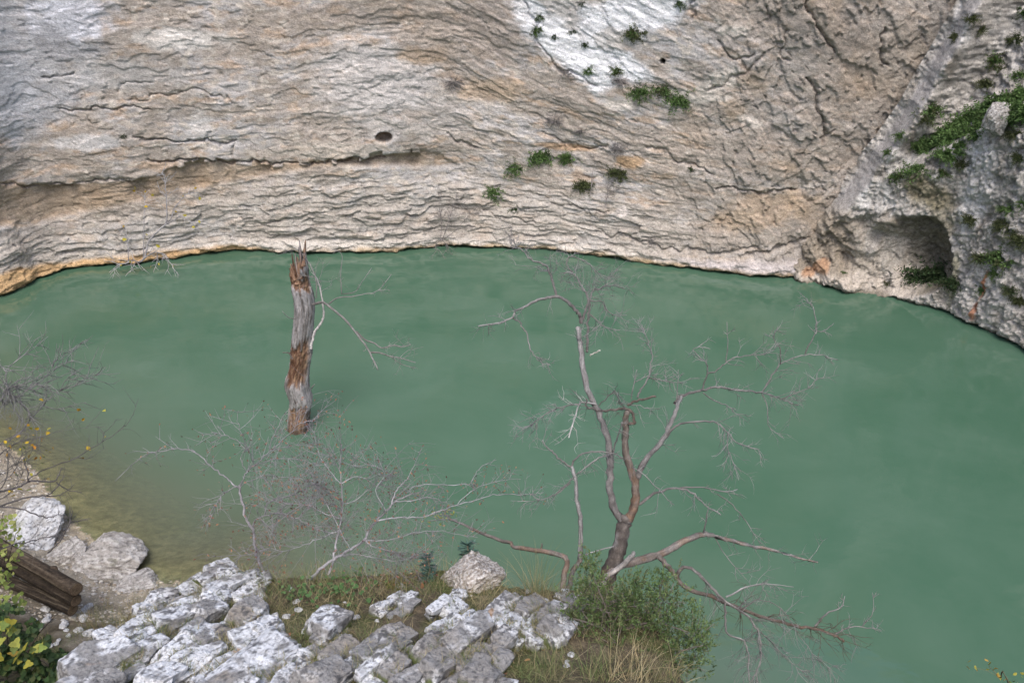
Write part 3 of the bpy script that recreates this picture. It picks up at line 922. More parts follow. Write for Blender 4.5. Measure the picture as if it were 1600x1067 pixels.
OUTCROPS = [
 ([(255, 925), (292, 892), (335, 880), (392, 890), (420, 905), (400, 940), (350, 945), (290, 948)],
  "knobbly white rock on the crest of the ledge beside the thorny shrub's foot", 0.13, 1, .2, 30, 0.8),
 ([(80, 1085), (110, 1045), (155, 1003), (205, 952), (245, 920), (290, 945), (335, 950), (330, 975), (270, 1000), (232, 1030), (205, 1090)],
  "long white lichen-covered rock ridge forming the left rim of the ledge", 0.14, 2, .2, 46, 1.0),
 ([(212, 1090), (240, 1032), (280, 1002), (335, 974), (385, 948), (405, 960), (445, 1000), (475, 1045), (482, 1090)],
  "broad grey-brown slabs of rock with mossy joints at the bottom of the ledge", 0.11, 3, .5, 40, 1.25),
 ([(470, 1090), (470, 1030), (492, 1006), (525, 1012), (548, 1045), (545, 1090)],
  "small pale rock slab at the bottom edge between two larger rocks", 0.12, 4, .35, 12, 0.9),
 ([(480, 985), (505, 956), (530, 968), (540, 1000), (510, 1004)],
  "little upright white rock amid the moss and grass in mid ledge", 0.11, 5, .3, 8, 0.7),
 ([(548, 1090), (552, 1020), (572, 985), (598, 965), (635, 968), (650, 1010), (645, 1090)],
  "grey wedge of rock with a sharp top left of the big white outcrop", 0.16, 6, .3, 20, 1.0),
 ([(650, 1090), (655, 1020), (672, 950), (690, 915), (718, 922), (735, 950), (752, 978), (790, 1000), (805, 1020), (785, 1045), (800, 1090)],
  "big white rock wedge with a dark left face below the rounded boulder", 0.20, 7, .2, 36, 1.1),
 ([(742, 960), (770, 930), (812, 925), (838, 942), (895, 984), (882, 1004), (830, 1000), (795, 1000), (758, 978)],
  "white crest rock between the rounded boulder and the juniper bush", 0.15, 8, .15, 26, 0.9),
 ([(402, 1000), (418, 985), (442, 985), (455, 1005), (430, 1018)],
  "low dark mossy rock just right of the grey-brown slabs", 0.09, 9, .5, 7, 0.7),
 ([(862, 925), (880, 912), (918, 935), (932, 962), (905, 967)],
  "flat mossy white rock at the root of the bare tree", 0.09, 10, .2, 8, 0.7),
 ([(500, 1035), (515, 1004), (548, 985), (556, 1005), (545, 1045)],
  "small mossy grey rock left of the grey wedge with a sharp top", 0.11, 11, .4, 8, 0.7),
 ([(580, 945), (605, 925), (642, 928), (655, 950), (618, 960)],
  "low grey rock half sunk in grass above the grey wedge", 0.09, 12, .4, 8, 0.7)]


def lime_color(x, y, z, seed, bare, hgt):
    n = lambda f, o, k: 0.7 * (fbm(x * f, y * f + z * f * 0.8, o, k) + 0.6 * fbm(z * f + 5, x * f * 0.7 - y * f * 0.4, o, k + 5))
    m1, m2, m3 = n(3.0, 4, 830 + seed), n(11, 4, 831 + seed), n(34, 3, 832 + seed)
    c = np.empty(x.shape + (3,)); c[:] = (0.235, 0.228, 0.222)
    c = mixc(c, (0.60, 0.605, 0.62), sstep(-0.13, 0.12, m1 * 0.8 + m2 * 0.9 + hgt * .5))
    c = mixc(c, (0.27, 0.24, 0.205), sstep(0.06, 0.3, -m1 + 0.5 * m2) * bare * 2)
    c = mixc(c, (0.075, 0.073, 0.075), sstep(0.06, 0.30, m2 * 0.7 + 0.8 * m3 - 0.04) * 0.85)
    c = mixc(c, (0.10, 0.098, 0.095), sstep(0.12, 0.26, n(60, 3, 834 + seed)) * 0.7)
    c = mixc(c, (0.38, 0.22, 0.10), sstep(0.36, 0.46, n(6, 3, 835 + seed)) * 0.7)
    return c * (1 + 0.12 * RNG.uniform(-1, 1, x.shape))[..., None]


def outcrop(poly, label, height, seed, bare, nblk, big):
    """one rock mass: joint-bounded blocks of bedded limestone grown together"""
    xy = np.array(ledge_xy(poly, 0.05))
    ROCKMASKS.append(xy)
    rg = np.random.default_rng(900 + seed)
    mb = MB()
    lo, hi = xy.min(0), xy.max(0)
    lo[1] = max(lo[1], 1.75)
    S3 = np.array([CSX, CSY, -SLOPE * CSY]); S3 /= np.linalg.norm(S3)          # along strike
    N3 = np.array([0.30, SLOPE - 0.12, 1.0]); N3 -= S3 * (N3 @ S3); N3 /= np.linalg.norm(N3)
    D3 = np.cross(N3, S3)
    k = 0; tries = 0
    nblk = int(nblk * 1.5)
    while k < nblk and tries < 4000:
        tries += 1
        q = rg.uniform(lo, hi)
        sd = poly_sd(np.array([q[0]]), np.array([q[1]]), xy)[0]
        if sd < 0.012: continue
        sc = big * (0.55 + 0.75 * rg.uniform() ** 1.6) * (1.35 if k < nblk * 0.3 else (0.8 if k < nblk * .7 else 0.42))
        ax = np.array([0.185 * rg.uniform(.6, 1.4), 0.070 * rg.uniform(.7, 1.3), 0.060 * rg.uniform(.7, 1.3)]) * sc
        ax[0] = min(ax[0], max(sd, 0.03) * 1.9 + .02); ax[1] = min(ax[1], max(sd, .03) * 1.3 + .015)
        g = float(ground_z(np.array([q[0]]), np.array([q[1]]))[0][0])
        v, f = ROCK_BASES['hi'] if sc > 0.75 else ROCK_BASES['lo']
        rr = np.full(len(v), 9.0)
        pl = []
        for axis_ in np.eye(3):
            for sg in (1, -1):
                n_ = axis_ * sg + rg.normal(0, .09, 3); pl.append((n_ / np.linalg.norm(n_), rg.uniform(.62, .85)))
        for _ in range(6):
            n_ = rg.normal(size=3); pl.append((n_ / np.linalg.norm(n_), rg.uniform(.72, 1.0)))
        for n_, dd in pl:
            p_ = v @ n_
            rr = np.minimum(rr, np.where(p_ > 1e-3, dd / np.maximum(p_, 1e-3), 9))
        rr = np.minimum(rr, 1.25)
        w = v * rr[:, None] * ax
        lh = v[:, 2] * rr
        jit = rg.normal(0, .05, 3)
        a_, b_, c_ = S3 + jit, D3 + rg.normal(0, .06, 3), N3 + rg.normal(0, .06, 3)
        w = w[:, :1] * a_ + w[:, 1:2] * b_ + w[:, 2:] * c_
        cen = np.array([q[0], q[1], g + height * rg.uniform(-.12, .42) * min(1, sd / .08 + .25)])
        w = w + cen
        rough = 0.0105 * fbm(w[:, 0] * 16 + w[:, 2] * 9, w[:, 1] * 16 - w[:, 2] * 11, 4, 840) + 0.004 * fbm(w[:, 0] * 55 + w[:, 2] * 30, w[:, 1] * 55 - w[:, 2] * 34, 3, 841)
        nn = w - cen; nn /= np.linalg.norm(nn, axis=1, keepdims=True) + 1e-9
        w = w + nn * rough[:, None]
        c = lime_color(w[:, 0], w[:, 1], w[:, 2], seed, bare, rg.uniform(-.12, .14))
        # moss where blocks meet the soil
        gz = ground_z(w[:, 0], w[:, 1])[0]
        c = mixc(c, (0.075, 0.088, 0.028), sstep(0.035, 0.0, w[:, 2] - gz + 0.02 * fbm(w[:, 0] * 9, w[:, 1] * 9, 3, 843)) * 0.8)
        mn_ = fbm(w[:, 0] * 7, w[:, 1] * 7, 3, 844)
        c = mixc(c, (0.055, 0.052, 0.042), sstep(0.22, -0.30, lh) * 0.65)  # lower block sides painted darker, deepening the shade in crevices
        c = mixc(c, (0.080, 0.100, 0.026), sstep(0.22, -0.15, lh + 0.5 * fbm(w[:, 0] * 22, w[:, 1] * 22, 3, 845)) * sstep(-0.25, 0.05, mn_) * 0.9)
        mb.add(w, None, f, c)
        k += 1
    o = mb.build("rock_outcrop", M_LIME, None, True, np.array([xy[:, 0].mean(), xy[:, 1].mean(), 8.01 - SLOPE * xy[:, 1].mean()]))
    for p_ in o.data.polygons: pass
    tag(o, label, "rock")
    return o


for oc in OUTCROPS:
    outcrop(*oc)


def boulder(name, loc, size, label, seed, mat=M_LIME, pal=0, rot=0.0, group=None, base=ICO5, angular=0.5, cat="rock"):
    v, f = base
    # cut by random planes for an angular block, then roughen
    r = np.ones(len(v))
    rg = np.random.default_rng(seed)
    for k in range(16):
        n = rg.normal(size=3); n /= np.linalg.norm(n)
        dd = rg.uniform(0.62, 0.92)
        p = v @ n
        r = np.minimum(r, np.where(p > 1e-3, dd / np.maximum(p, 1e-3), 9))
    r = 1 - angular + angular * r
    n3 = lambda s_, o_: (fbm(v[:, 0] * s_ + seed, v[:, 1] * s_ + v[:, 2] * s_ * 0.7, o_, seed) + fbm(v[:, 2] * s_ - seed, v[:, 1] * s_ - v[:, 0] * s_ * 0.7, o_, seed + 3)) * 0.6
    m1, m2, m3 = n3(1.6, 4), n3(5, 4), n3(13, 3)
    rr = r * (1 + 0.14 * m1 + 0.10 * m2 + 0.05 * m3)
    p = v * rr[:, None] * np.asarray(size)
    c_, s_ = math.cos(rot), math.sin(rot)
    p = np.stack([p[:, 0] * c_ - p[:, 1] * s_, p[:, 0] * s_ + p[:, 1] * c_, p[:, 2]], -1)
    c = np.empty((len(v), 3)); c[:] = (0.42, 0.41, 0.40)
    if pal == 0:
        c = mixc(c, (0.60, 0.605, 0.62), sstep(-0.3, 0.2, m1 + m2))
        c = mixc(c, (0.10, 0.10, 0.10), sstep(0.08, 0.35, m3 + 0.3 * m2) * 0.8)
    elif pal == 2:
        c[:] = (0.33, 0.31, 0.29)
        c = mixc(c, (0.50, 0.48, 0.46), sstep(-0.05, 0.2, m2 + 0.5 * m3))
        c = mixc(c, (0.12, 0.11, 0.10), sstep(0.08, 0.3, m3 - 0.4 * m2) * 0.8)
    else:
        c[:] = (0.37, 0.33, 0.29)
        c = mixc(c, (0.60, 0.57, 0.54), sstep(0.0, 0.2, m3 + 0.4 * m2))
        c = mixc(c, (0.17, 0.14, 0.115), sstep(0.05, 0.3, -m3 + 0.3 * m1) * 0.85)
    c = mixc(c, (0.09, 0.10, 0.035), sstep(0.25, 0.5, m1) * 0.5)
    o = mesh_obj(name, p + np.asarray(loc), f, mat, None, c, True, None, np.asarray(loc))
    return tag(o, label, cat, group)


def gnd(x, y):
    return float(ground_z(np.array([x]), np.array([y]))[0][0])


def on_ledge(px, py):
    return march(px, py)


q = march(735, 922)
boulder("boulder", q + np.array([0.0, 0.09, 0.01]), (0.195, 0.17, 0.125), "rounded pinkish-grey pebbly boulder on the ledge rim under the spiky spurge", 31, M_CONGL, 1, 0.3, angular=.95)
q = march(568, 899)
boulder("boulder", q + np.array([0, 0.1, 0.03]), (0.07, 0.07, 0.06), "small pinkish-grey pebbly boulder among bare thorny twigs on the ledge rim", 32, M_CONGL, 1, 1.0)
q = march(52, 838)
boulder("boulder", q + np.array([-0.1, 0.2, 0.05]), (0.60, 0.75, 0.36), "white rock at the water's edge, farther left of the two shore rocks", 33, M_LIME, 0, 0.6, angular=1.0)
q = march(168, 882)
boulder("boulder", q + np.array([0.0, 0.05, 0.0]), (0.74, 0.60, 0.38), "grey flat-topped rock jutting into the shallows beside the gravel bank", 34, M_LIME, 2, -0.5, angular=1.0)
q = march(112, 866)
boulder("boulder", q, (0.40, 0.42, 0.26), "grey angular rock wedged between the two big shore rocks", 38, M_LIME, 2, 0.8, angular=1.0)
q = march(205, 912)
boulder("boulder", q + np.array([0.0, -0.1, -0.05]), (0.42, 0.5, 0.24), "low grey rock at the foot of the gravel bank where it meets the ledge", 35, M_LIME, 2, -0.2, angular=1.0)
q = march(100, 1052)
boulder("boulder", q + np.array([0, 0, 0.03]), (0.08, 0.09, 0.06), "white stone in the dark undergrowth below the left rim of the ledge", 36, M_LIME, 0, 0.2, base=ICO3)
q = march(60, 975)
for i in range(26):
    px, py = RNG.uniform(20, 150), RNG.uniform(950, 1015)
    g_ = march(px, py)
    s_ = RNG.uniform(0.03, 0.075)
    boulder("stone", g_ + np.array([0, 0, s_ * 0.3]), (s_ * 1.2, s_, s_ * 0.75), "pale fist-sized stone in the rubble below the stacked logs", 400 + i, M_LIME, 0, RNG.uniform(0, 6),
            "stones in the rubble below the logs", ICO3, 1.0, cat="stone")
k = 0
while k < 26:
    px, py = RNG.uniform(250, 900), RNG.uniform(915, 1060)
    g_ = march(px, py)
    if any(poly_sd(np.array([g_[0]]), np.array([g_[1]]), m)[0] > -0.02 for m in ROCKMASKS) or g_[2] < 5.5: continue
    s_ = 0.008 + 0.018 * RNG.uniform() ** 2
    boulder("stone", g_ + np.array([0, 0, s_ * 0.25]), (s_ * 1.2, s_, s_ * 0.7), "small white stone lying in the moss and soil between the ledge rocks", 500 + k, M_LIME, 0, RNG.uniform(0, 6),
            "small stones between the ledge rocks", ICO2, 1.0, cat="stone")
    k += 1
# gravel on the bank: far too much to count
gm = MB()
gv, gf = ico(1)
for i in range(4200):
    px, py = RNG.uniform(-60, 290), RNG.uniform(690, 990)
    x, y, zz = ray(px, py)
    t_ = (0.4 - CAMZ) / zz
    X_, Y_ = x * t_, y * t_
    gm.v.append(None); gm.v.pop()
    s_ = abs(RNG.normal(0, 0.012)) + 0.008
    gm.add(gv * (1 + 0.25 * RNG.normal(size=(len(gv), 1))) * np.array([s_ * 1.3, s_, s_ * 0.7]) + np.array([X_, Y_, 0.0]), None, gf,
           np.array([(0.50, 0.45, 0.37), (0.60, 0.57, 0.52), (0.36, 0.30, 0.23), (0.42, 0.39, 0.36)][RNG.integers(4)]) * RNG.uniform(.8, 1.15))
cent = np.array([v_.mean(0) for v_ in gm.v])
gz_, gd_, _, gl_ = ground_z(cent[:, 0], cent[:, 1])
ok = (gd_ > -0.05) & (~gl_)
g2 = MB()
for i in np.where(ok)[0]:
    g2.add(gm.v[i] + np.array([0, 0, gz_[i] + 0.004]), None, gf, gm.c[i])
tag(g2.build("gravel", M_CONGL, None, False), "loose pale gravel scattered on the bank at the water's edge", "gravel", None, "stuff")

# block standing on the buttress shelf
p_, n_ = butt_at(1557, 202)
boulder("boulder", p_ + n_ * 0.20 + np.array([0, 0, 0.30]), (0.36, 0.33, 0.46), "white block of rock standing among ferns on the buttress ledge", 47, M_CONGL, 2, 0.2, None, ICO5, 0.85)

# ================================================================== LOGS
M_LOG = rock_mat("log_wood", (10.0, 45.0), 0.8, 0.02, 0.35, (1, 1, 1), 0.4)
G0 = march(118, 972)


def log(z, px1, py1, px0, py0, r, label, seed):
    a = W(px0, py0, z); b = W(px1, py1, z)
    n = 90; k = 40
    t = np.linspace(0, 1, n)[:, None]
    pts = a * (1 - t) + b * t
    pts[:, 2] += 0.015 * np.sin(t[:, 0] * 5 + seed)
    d = (b - a) / np.linalg.norm(b - a)
    u = np.cross(d, [0, 0, 1]); u /= np.linalg.norm(u); w = np.cross(u, d)
    th = np.arange(k) * 2 * np.pi / k
    rr = r * (1 - 0.10 * sstep(0.12, 0.4, fbm(th[None] * 3.5 + 0 * t, t * 2.2 + seed * 2, 4, seed + 4)) + 0.10 * fbm(np.cos(th)[None] * 2 + t * 7 + seed, np.sin(th)[None] * 2 + t * 3, 3, seed) + 0.03 * fbm(th[None] * 4 + 0 * t, t * 1.5 + seed, 3, seed + 1))
    V_ = pts[:, None] + rr[..., None] * (u * np.cos(th)[None, :, None] + w * np.sin(th)[None, :, None])
    base = np.array((0.062, 0.048, 0.036)) * (1.0 if seed == 3 else 0.55)  # lower logs get a darker base, shadow put into their colour
    st = fbm(th[None] * 4 + 0 * t, t * 3.0 + seed, 5, seed + 7)
    c = base * (1 + 1.3 * st + 0.35 * RNG.uniform(-1, 1, st.shape))[..., None]
    c = mixc(c, (0.16, 0.135, 0.10), sstep(0.1, 0.5, st) * 0.7)
    o = mesh_obj("log", V_.reshape(-1, 3), grid_faces_closed(n, k), M_LOG, None, np.clip(c, .01, .6).reshape(-1, 3), True, None, (a + b) / 2)
    tag(o, label, "log")
    # sawn ends with rings
    for end, pt, sg in ((0, a, -1), (n - 1, b, 1)):
        m = MB()
        rings = np.linspace(0, 1, 9)
        vs = [pt + d * sg * 0.004]
        cs = [(0.10, 0.07, 0.045)]
        ring0 = V_[end] - pts[end]
        for q_ in rings[1:]:
            vs += list(pts[end] + ring0 * q_ * 0.985 + d * sg * 0.004 * (1 if q_ < 0.99 else 0))
            cs += [tuple(np.array((0.13, 0.095, 0.065)) * (0.75 + 0.5 * ((int(q_ * 8) % 2)))) if q_ < .95 else (0.05, 0.035, 0.025)] * k
        fq = []; ft = []
        for j in range(k):
            ft.append((0, 1 + j, 1 + (j + 1) % k))
        for q_ in range(7):
            for j in range(k):
                o0 = 1 + q_ * k
                fq.append((o0 + j, o0 + k + j, o0 + k + (j + 1) % k, o0 + (j + 1) % k))
        m.add(np.array(vs), fq, ft, np.array(cs))
        m.build("sawn_end", M_LOG, o, False)
    return o


def grid_faces_closed(n, k):
    i = np.arange(n * k).reshape(n, k)
    return np.stack([i[:-1], np.roll(i, -1, 1)[:-1], np.roll(i, -1, 1)[1:], i[1:]], -1).reshape(-1, 4)


zl_ = G0[2]
log(zl_ + 0.52, 120, 922, -60, 816, 0.100, "brown weathered log, topmost of the stacked logs on the left bank", 3)
log(zl_ + 0.30, 119, 938, -60, 844, 0.092, "log painted darker for shade in the middle of the stack on the left bank", 5)
log(zl_ + 0.10, 114, 954, -60, 872, 0.090, "log painted darker for shade at the bottom of the stack, half in the soil", 9)
pm = MB()
q = W(82, 888, zl_ + 0.60)
q2 = np.array([q[0], q[1] + 0.02, gnd(q[0], q[1]) - 0.1])
pm.tube(np.array([q2, (q2 + q) / 2, q]), [0.075, 0.072, 0.07], 12, (0.075, 0.055, 0.04), 0.05)
o = pm.build("stake", M_LOG, None, True, q2)
tag(o, "short dark wooden stake standing behind the topmost log", "stake")

# ================================================================== BRANCHES
FR = {'A': (740, 380, 1600 / 580), 'B': (680, 680, 1600 / 720), 'L': (180, 640, 1600 / 420), 'R': (500, 640, 1600 / 420),
      'D': (0, 620, 1600 / 330), 'T': (420, 370, 800 / 240), 'C': (160, 260, 1255 / 200), 'E': (0, 520, 1067 / 200), 'P': (0, 0, 1)}


KD = float((on_plane(600, 888) - np.array([0, 0, CAMZ])) @ np.array([0, CP, -SP])) / 6.5


def trace(fr, pts, d0, d1, n=4, wig=0.0):
    if d0 < 9: d0, d1 = d0 * KD, d1 * KD
    ox, oy, s = FR[fr]
    p = np.array(pts, float)
    px = ox + p[:, 0] / s; py = oy + p[:, 1] / s
    l = np.concatenate([[0], np.cumsum(np.hypot(np.diff(px), np.diff(py)))]); l /= l[-1]
    d = d0 + (d1 - d0) * l
    w = np.array([P(a, b, t) for a, b, t in zip(px, py, d)])
    c = catmull(w, n)
    if wig:
        c[1:-1] += RNG.normal(0, wig * (1.6 if len(c) > 20 else 1), (len(c) - 2, 3))
    return c


def grow(mb, start, direction, L, r, gens, c, bend=0.35, sub=3, droop=0.0, leaf=None, seg=0.035):
    n = max(4, min(12, int(L / seg)))
    d = np.asarray(direction, float); d = d / (np.linalg.norm(d) + 1e-9)
    p = np.asarray(start, float)
    pts = [p]
    for i in range(n):
        d = d + RNG.normal(0, bend, 3) * 0.6 + np.array([0, 0, -droop * 0.15])
        d /= np.linalg.norm(d)
        p = p + d * L / n
        pts.append(p)
    pts = np.array(pts)
    mb.tube(pts, np.linspace(r, r * 0.35, len(pts)), 4 if r > 0.004 else 3, np.asarray(c) * RNG.uniform(.8, 1.2), 0.0, False)
    if leaf is not None: leaf(pts[-1], d); 
    if gens > 0:
        for i in range(sub):
            k = RNG.integers(1, n)
            dd = pts[k + 1] - pts[k]; dd /= np.linalg.norm(dd)
            sd = RNG.normal(size=3); sd -= dd * (sd @ dd); sd /= np.linalg.norm(sd)
            ang = RNG.uniform(0.5, 1.2)
            grow(mb, pts[k], dd * math.cos(ang) + sd * math.sin(ang), L * RNG.uniform(0.35, 0.7), r * 0.65, gens - 1, c, bend, max(1, sub - 1), droop, leaf, seg)
            if leaf is not None and RNG.uniform() < 0.4: leaf(pts[k], sd)


def sprout(mb, pts, n, L, r, gens, c, t0=0.3, bend=0.35, sub=3, droop=0.0, leaf=None, bias=None):
    m = len(pts)
    for i in range(n):
        k = int(np.clip((t0 + (1 - t0) * RNG.uniform() ** 0.8) * (m - 1), 1, m - 2))
        dd = pts[k + 1] - pts[k - 1]; dd /= np.linalg.norm(dd) + 1e-9
        sd = RNG.normal(size=3); sd -= dd * (sd @ dd); sd /= np.linalg.norm(sd)
        ang = RNG.uniform(0.5, 1.3)
        v_ = dd * math.cos(ang) + sd * math.sin(ang)
        if bias is not None: v_ = v_ + np.asarray(bias) * RNG.uniform(0, 1)
        grow(mb, pts[k], v_, L * RNG.uniform(0.35, 1.2), r * RNG.uniform(.7, 1.1), gens, c, bend, sub, droop, leaf)


PALE = (0.225, 0.217, 0.21); GREYB = (0.115, 0.105, 0.098); BROWN = (0.12, 0.09, 0.07)


def limb_mb(pts, r0, r1, k=8, c0=GREYB, c1=PALE, rough=0.05, red=0.0):
    m = MB()
    n = len(pts)
    t = np.linspace(0, 1, n)
    rad = r0 + (r1 - r0) * t
    rad = rad * (1 + 0.05 * RNG.normal(size=n) * (r0 > .004))
    cc_ = np.array(c0)[None] * (1 - t[:, None]) + np.array(c1)[None] * t[:, None]
    cc_ = cc_ * (1 + 0.12 * RNG.normal(size=(n, 1)))
    if red:
        mask = RNG.uniform(size=n) < red
        cc_[mask] = cc_[mask] * np.array((1.05, 0.90, 0.79))
    vn = fbm(np.arange(n)[:, None] * 0.35 + RNG.uniform(0, 50), np.arange(k)[None] * 1.1 + RNG.uniform(0, 50), 4, 77)
    cv = cc_[:, None, :] * (1 + 0.9 * vn)[..., None]
    if r0 > 0.012:
        cv = mixc(cv, (0.30, 0.285, 0.275), sstep(0.18, 0.34, fbm(np.arange(n)[:, None] * 0.12 + 9, np.arange(k)[None] * 0.5, 3, 78)) * 0.7)
    m.tube(pts, rad, k, np.clip(cv, .02, .6).reshape(-1, 3), rough)
    return m


# ------------------------------------------------------------------ the bare tree on the rim
TB = march(935, 925)
DT = 7.0
tree = empty("bare_tree", TB, "bare grey many-stemmed tree leaning from the ledge rim over the lake", "tree")


def pxr(r, d):   # radius of r photo pixels at depth d
    return 0.66 * r * d / FPX * (KD if d < 9 else 1.0)


def add_limb(parent, name, fr, pts, d0, d1, r0, r1, tw=0, tl=0.3, t0=0.35, gens=1, droop=0.0, c0=GREYB, c1=PALE, sub=3, red=0.0, twr=0.0035, bias=None, k=8, leaf=None, bend=0.32):
    pts3 = trace(fr, pts, d0, d1, 4, 0.002)
    if d0 < 9: tl *= KD; twr *= KD * 0.85
    m = limb_mb(pts3, pxr(r0, d0), pxr(r1, d1), k, c0, c1, 0.07 if r0 > 3 else 0.03, red)
    if tw:
        sprout(m, pts3, tw if fr in 'LRCDEP' else max(2, int(tw * 0.8)), tl, twr * 1.15, gens, np.array(c1) * 1.05, t0, bend, sub, droop, leaf, bias)
    o = m.build(name, M_BARK if r0 > 3 else M_TWIG, parent)
    return o, pts3


tr = lambda *a, **k: add_limb(tree, *a, **k)
tr("trunk", 'B', [(585, 520), (610, 460), (632, 410), (645, 360), (656, 305), (664, 285)], 7.0, 7.0, 20, 14, c0=(0.095, 0.08, 0.07), c1=(0.115, 0.1, 0.09), red=.15, k=14)
tr("stem", 'B', [(656, 310), (632, 275), (614, 230), (606, 180), (610, 110), (602, 40), (588, -30), (560, -95), (530, -160), (512, -240), (503, -320), (494, -375)], 7.0, 7.1, 9.5, 5.5, 14, .28, .5, k=12)
tr("branch", 'A', [(464, 345), (458, 312), (435, 285), (398, 248), (360, 231), (318, 236), (265, 250), (222, 273), (182, 293), (168, 320), (110, 342), (20, 358)], 7.1, 7.0, 4.6, 1.6, 16, .20, .4, 1, .3)
tr("branch", 'A', [(170, 322), (200, 345), (225, 385), (238, 430), (250, 470), (285, 510), (330, 525)], 7.05, 6.9, 1.9, 1.0, 12, .2, .4, 1, .6)
tr("branch", 'A', [(355, 228), (345, 185), (330, 130), (315, 100), (285, 82), (235, 62), (212, 30), (185, 22), (155, 16)], 7.1, 7.3, 3.2, 1.0, 26, .30, .15, 2)
tr("branch", 'A', [(470, 330), (482, 285), (495, 245), (478, 205), (462, 180), (445, 150), (425, 128), (388, 130)], 7.1, 7.2, 3.4, 1.2, 20, .28, .3, 2)
tr("branch", 'A', [(425, 128), (402, 95), (410, 62), (440, 60), (490, 85), (530, 120), (560, 150), (600, 160)], 7.2, 7.4, 1.6, .8, 16, .25, .1, 2)
tr("branch", 'A', [(488, 470), (492, 400), (492, 330), (498, 280), (500, 240), (512, 205), (545, 195), (600, 180), (650, 195)], 7.05, 7.3, 3.4, 1.0, 26, .28, .35, 2)
tr("branch", 'A', [(500, 305), (535, 335), (555, 355), (590, 370), (630, 375)], 7.1, 7.0, 1.8, .8, 12, .2, .2, 1)
tr("branch", 'A', [(500, 250), (550, 250), (575, 290), (610, 312), (660, 310)], 7.1, 7.3, 1.6, .7, 12, .2, .2, 1)
tr("dead_stub", 'A', [(503, 485), (525, 472), (546, 462)], 7.05, 7.0, 1.8, 1.4, c0=(0.4, 0.37, .32), c1=(.42, .39, .34))
tr("stem", 'B', [(662, 300), (688, 255), (697, 200), (690, 145), (672, 98), (660, 50), (662, -10), (662, -60), (668, -85)], 7.0, 6.9, 10.5, 6.5, 8, .22, .5, red=.3, k=12, c0=(0.145, .108, .085), c1=(.13, .115, .1))
tr("branch", 'A', [(655, 800), (657, 775), (690, 778), (692, 745), (672, 716), (640, 712), (590, 718), (550, 722), (518, 715), (487, 702), (486, 670)], 6.9, 6.85, 3.8, 1.9, 14, .25, .3, 1, c0=BROWN, c1=GREYB)
tr("dead_stub", 'A', [(664, 698), (690, 684), (725, 674), (785, 660)], 6.88, 6.75, 3.3, 2.6, c0=(0.11, .09, .075), c1=(0.13, .11, .09))
tr("stem", 'B', [(696, 165), (715, 112), (752, 58), (800, 0), (815, -40), (840, -95), (855, -135)], 7.0, 7.2, 7.5, 4.0, 10, .22, .4, k=10)
tr("branch", 'A', [(868, 690), (890, 662), (935, 646), (985, 635), (1030, 622), (1080, 622), (1150, 635), (1240, 645), (1300, 660), (1350, 680), (1400, 698)], 7.2, 7.6, 3.8, 1.4, 30, .26, .4, 1, .4)
tr("branch", 'A', [(1240, 645), (1275, 590), (1300, 550), (1322, 520), (1370, 500), (1430, 482), (1505, 485), (1570, 502)], 7.5, 7.7, 2.0, .9, 16, .22, .2, 1)
tr("branch", 'A', [(1428, 480), (1458, 412), (1478, 375), (1470, 300), (1450, 262), (1434, 238)], 7.6, 7.6, 1.6, .7, 14, .16, .2, 1)
tr("branch", 'A', [(1478, 380), (1512, 376), (1552, 345)], 7.6, 7.7, 1.1, .7, 3, .1)
tr("branch", 'A', [(1322, 522), (1322, 455), (1300, 425), (1293, 395), (1312, 360)], 7.55, 7.4, 1.3, .7, 10, .18, .2, 1)
tr("branch", 'A', [(985, 632), (1003, 575), (1008, 545), (998, 512), (970, 485), (945, 458), (985, 447), (1020, 456)], 7.25, 7.1, 1.9, .8, 8, .16, .3, 1)
tr("branch", 'A', [(1008, 562), (1048, 548), (1082, 522), (1118, 496), (1190, 485), (1250, 480), (1290, 462), (1312, 425)], 7.25, 7.4, 1.7, .8, 16, .22, .2, 1)
tr("branch", 'A', [(1088, 512), (1095, 440), (1092, 340)], 7.3, 7.3, 1.2, .6, 3, .1)
tr("branch", 'A', [(990, 645), (1040, 680), (1098, 702), (1125, 730), (1155, 752)], 7.25, 7.0, 1.6, .8, 8, .15, .3, 1)
tr("branch", 'A', [(1242, 650), (1265, 700), (1270, 780), (1300, 815), (1338, 840)], 7.5, 7.3, 1.2, .7, 6, .15, .3, 1)
tr("branch", 'A', [(1330, 670), (1390, 645), (1440, 625), (1475, 590), (1480, 560)], 7.6, 7.8, 1.3, .6, 16, .2, .1, 1)
tr("branch", 'A', [(832, 825), (870, 790), (920, 772), (1020, 765), (1062, 785), (1095, 818), (1140, 862), (1220, 890), (1245, 935)], 7.1, 7.0, 2.8, .8, 22, .24, .3, 1, .5)
tr("branch", 'A', [(1096, 818), (1096, 880), (1120, 950), (1142, 1020)], 7.0, 6.8, 1.2, .6, 14, .2, .2, 1, .6)
tr("branch", 'A', [(706, 665), (722, 628), (752, 578), (764, 520), (768, 472), (745, 410), (725, 350)], 6.9, 7.1, 2.4, .8, 22, .24, .3, 2)
tr("branch", 'A', [(752, 580), (800, 588), (860, 598), (920, 600)], 7.0, 7.1, 1.5, .7, 14, .2, .1, 1)
tr("branch", 'A', [(690, 602), (720, 585), (762, 568)], 6.95, 7.0, 1.3, .8, 2, .15)
tr("branch", 'A', [(680, 672), (690, 605), (704, 545)], 6.9, 6.9, 1.3, .7, 3, .12)
tr("branch", 'A', [(872, 700), (880, 620), (882, 545)], 7.2, 7.2, 1.3, .7, 4, .15)
tr("branch", 'A', [(528, 694), (490, 687), (458, 690), (440, 740), (410, 838)], 7.05, 6.8, 2.4, 1.5, 12, .22, .2, 1, c0=PALE, c1=(.4, .38, .36))
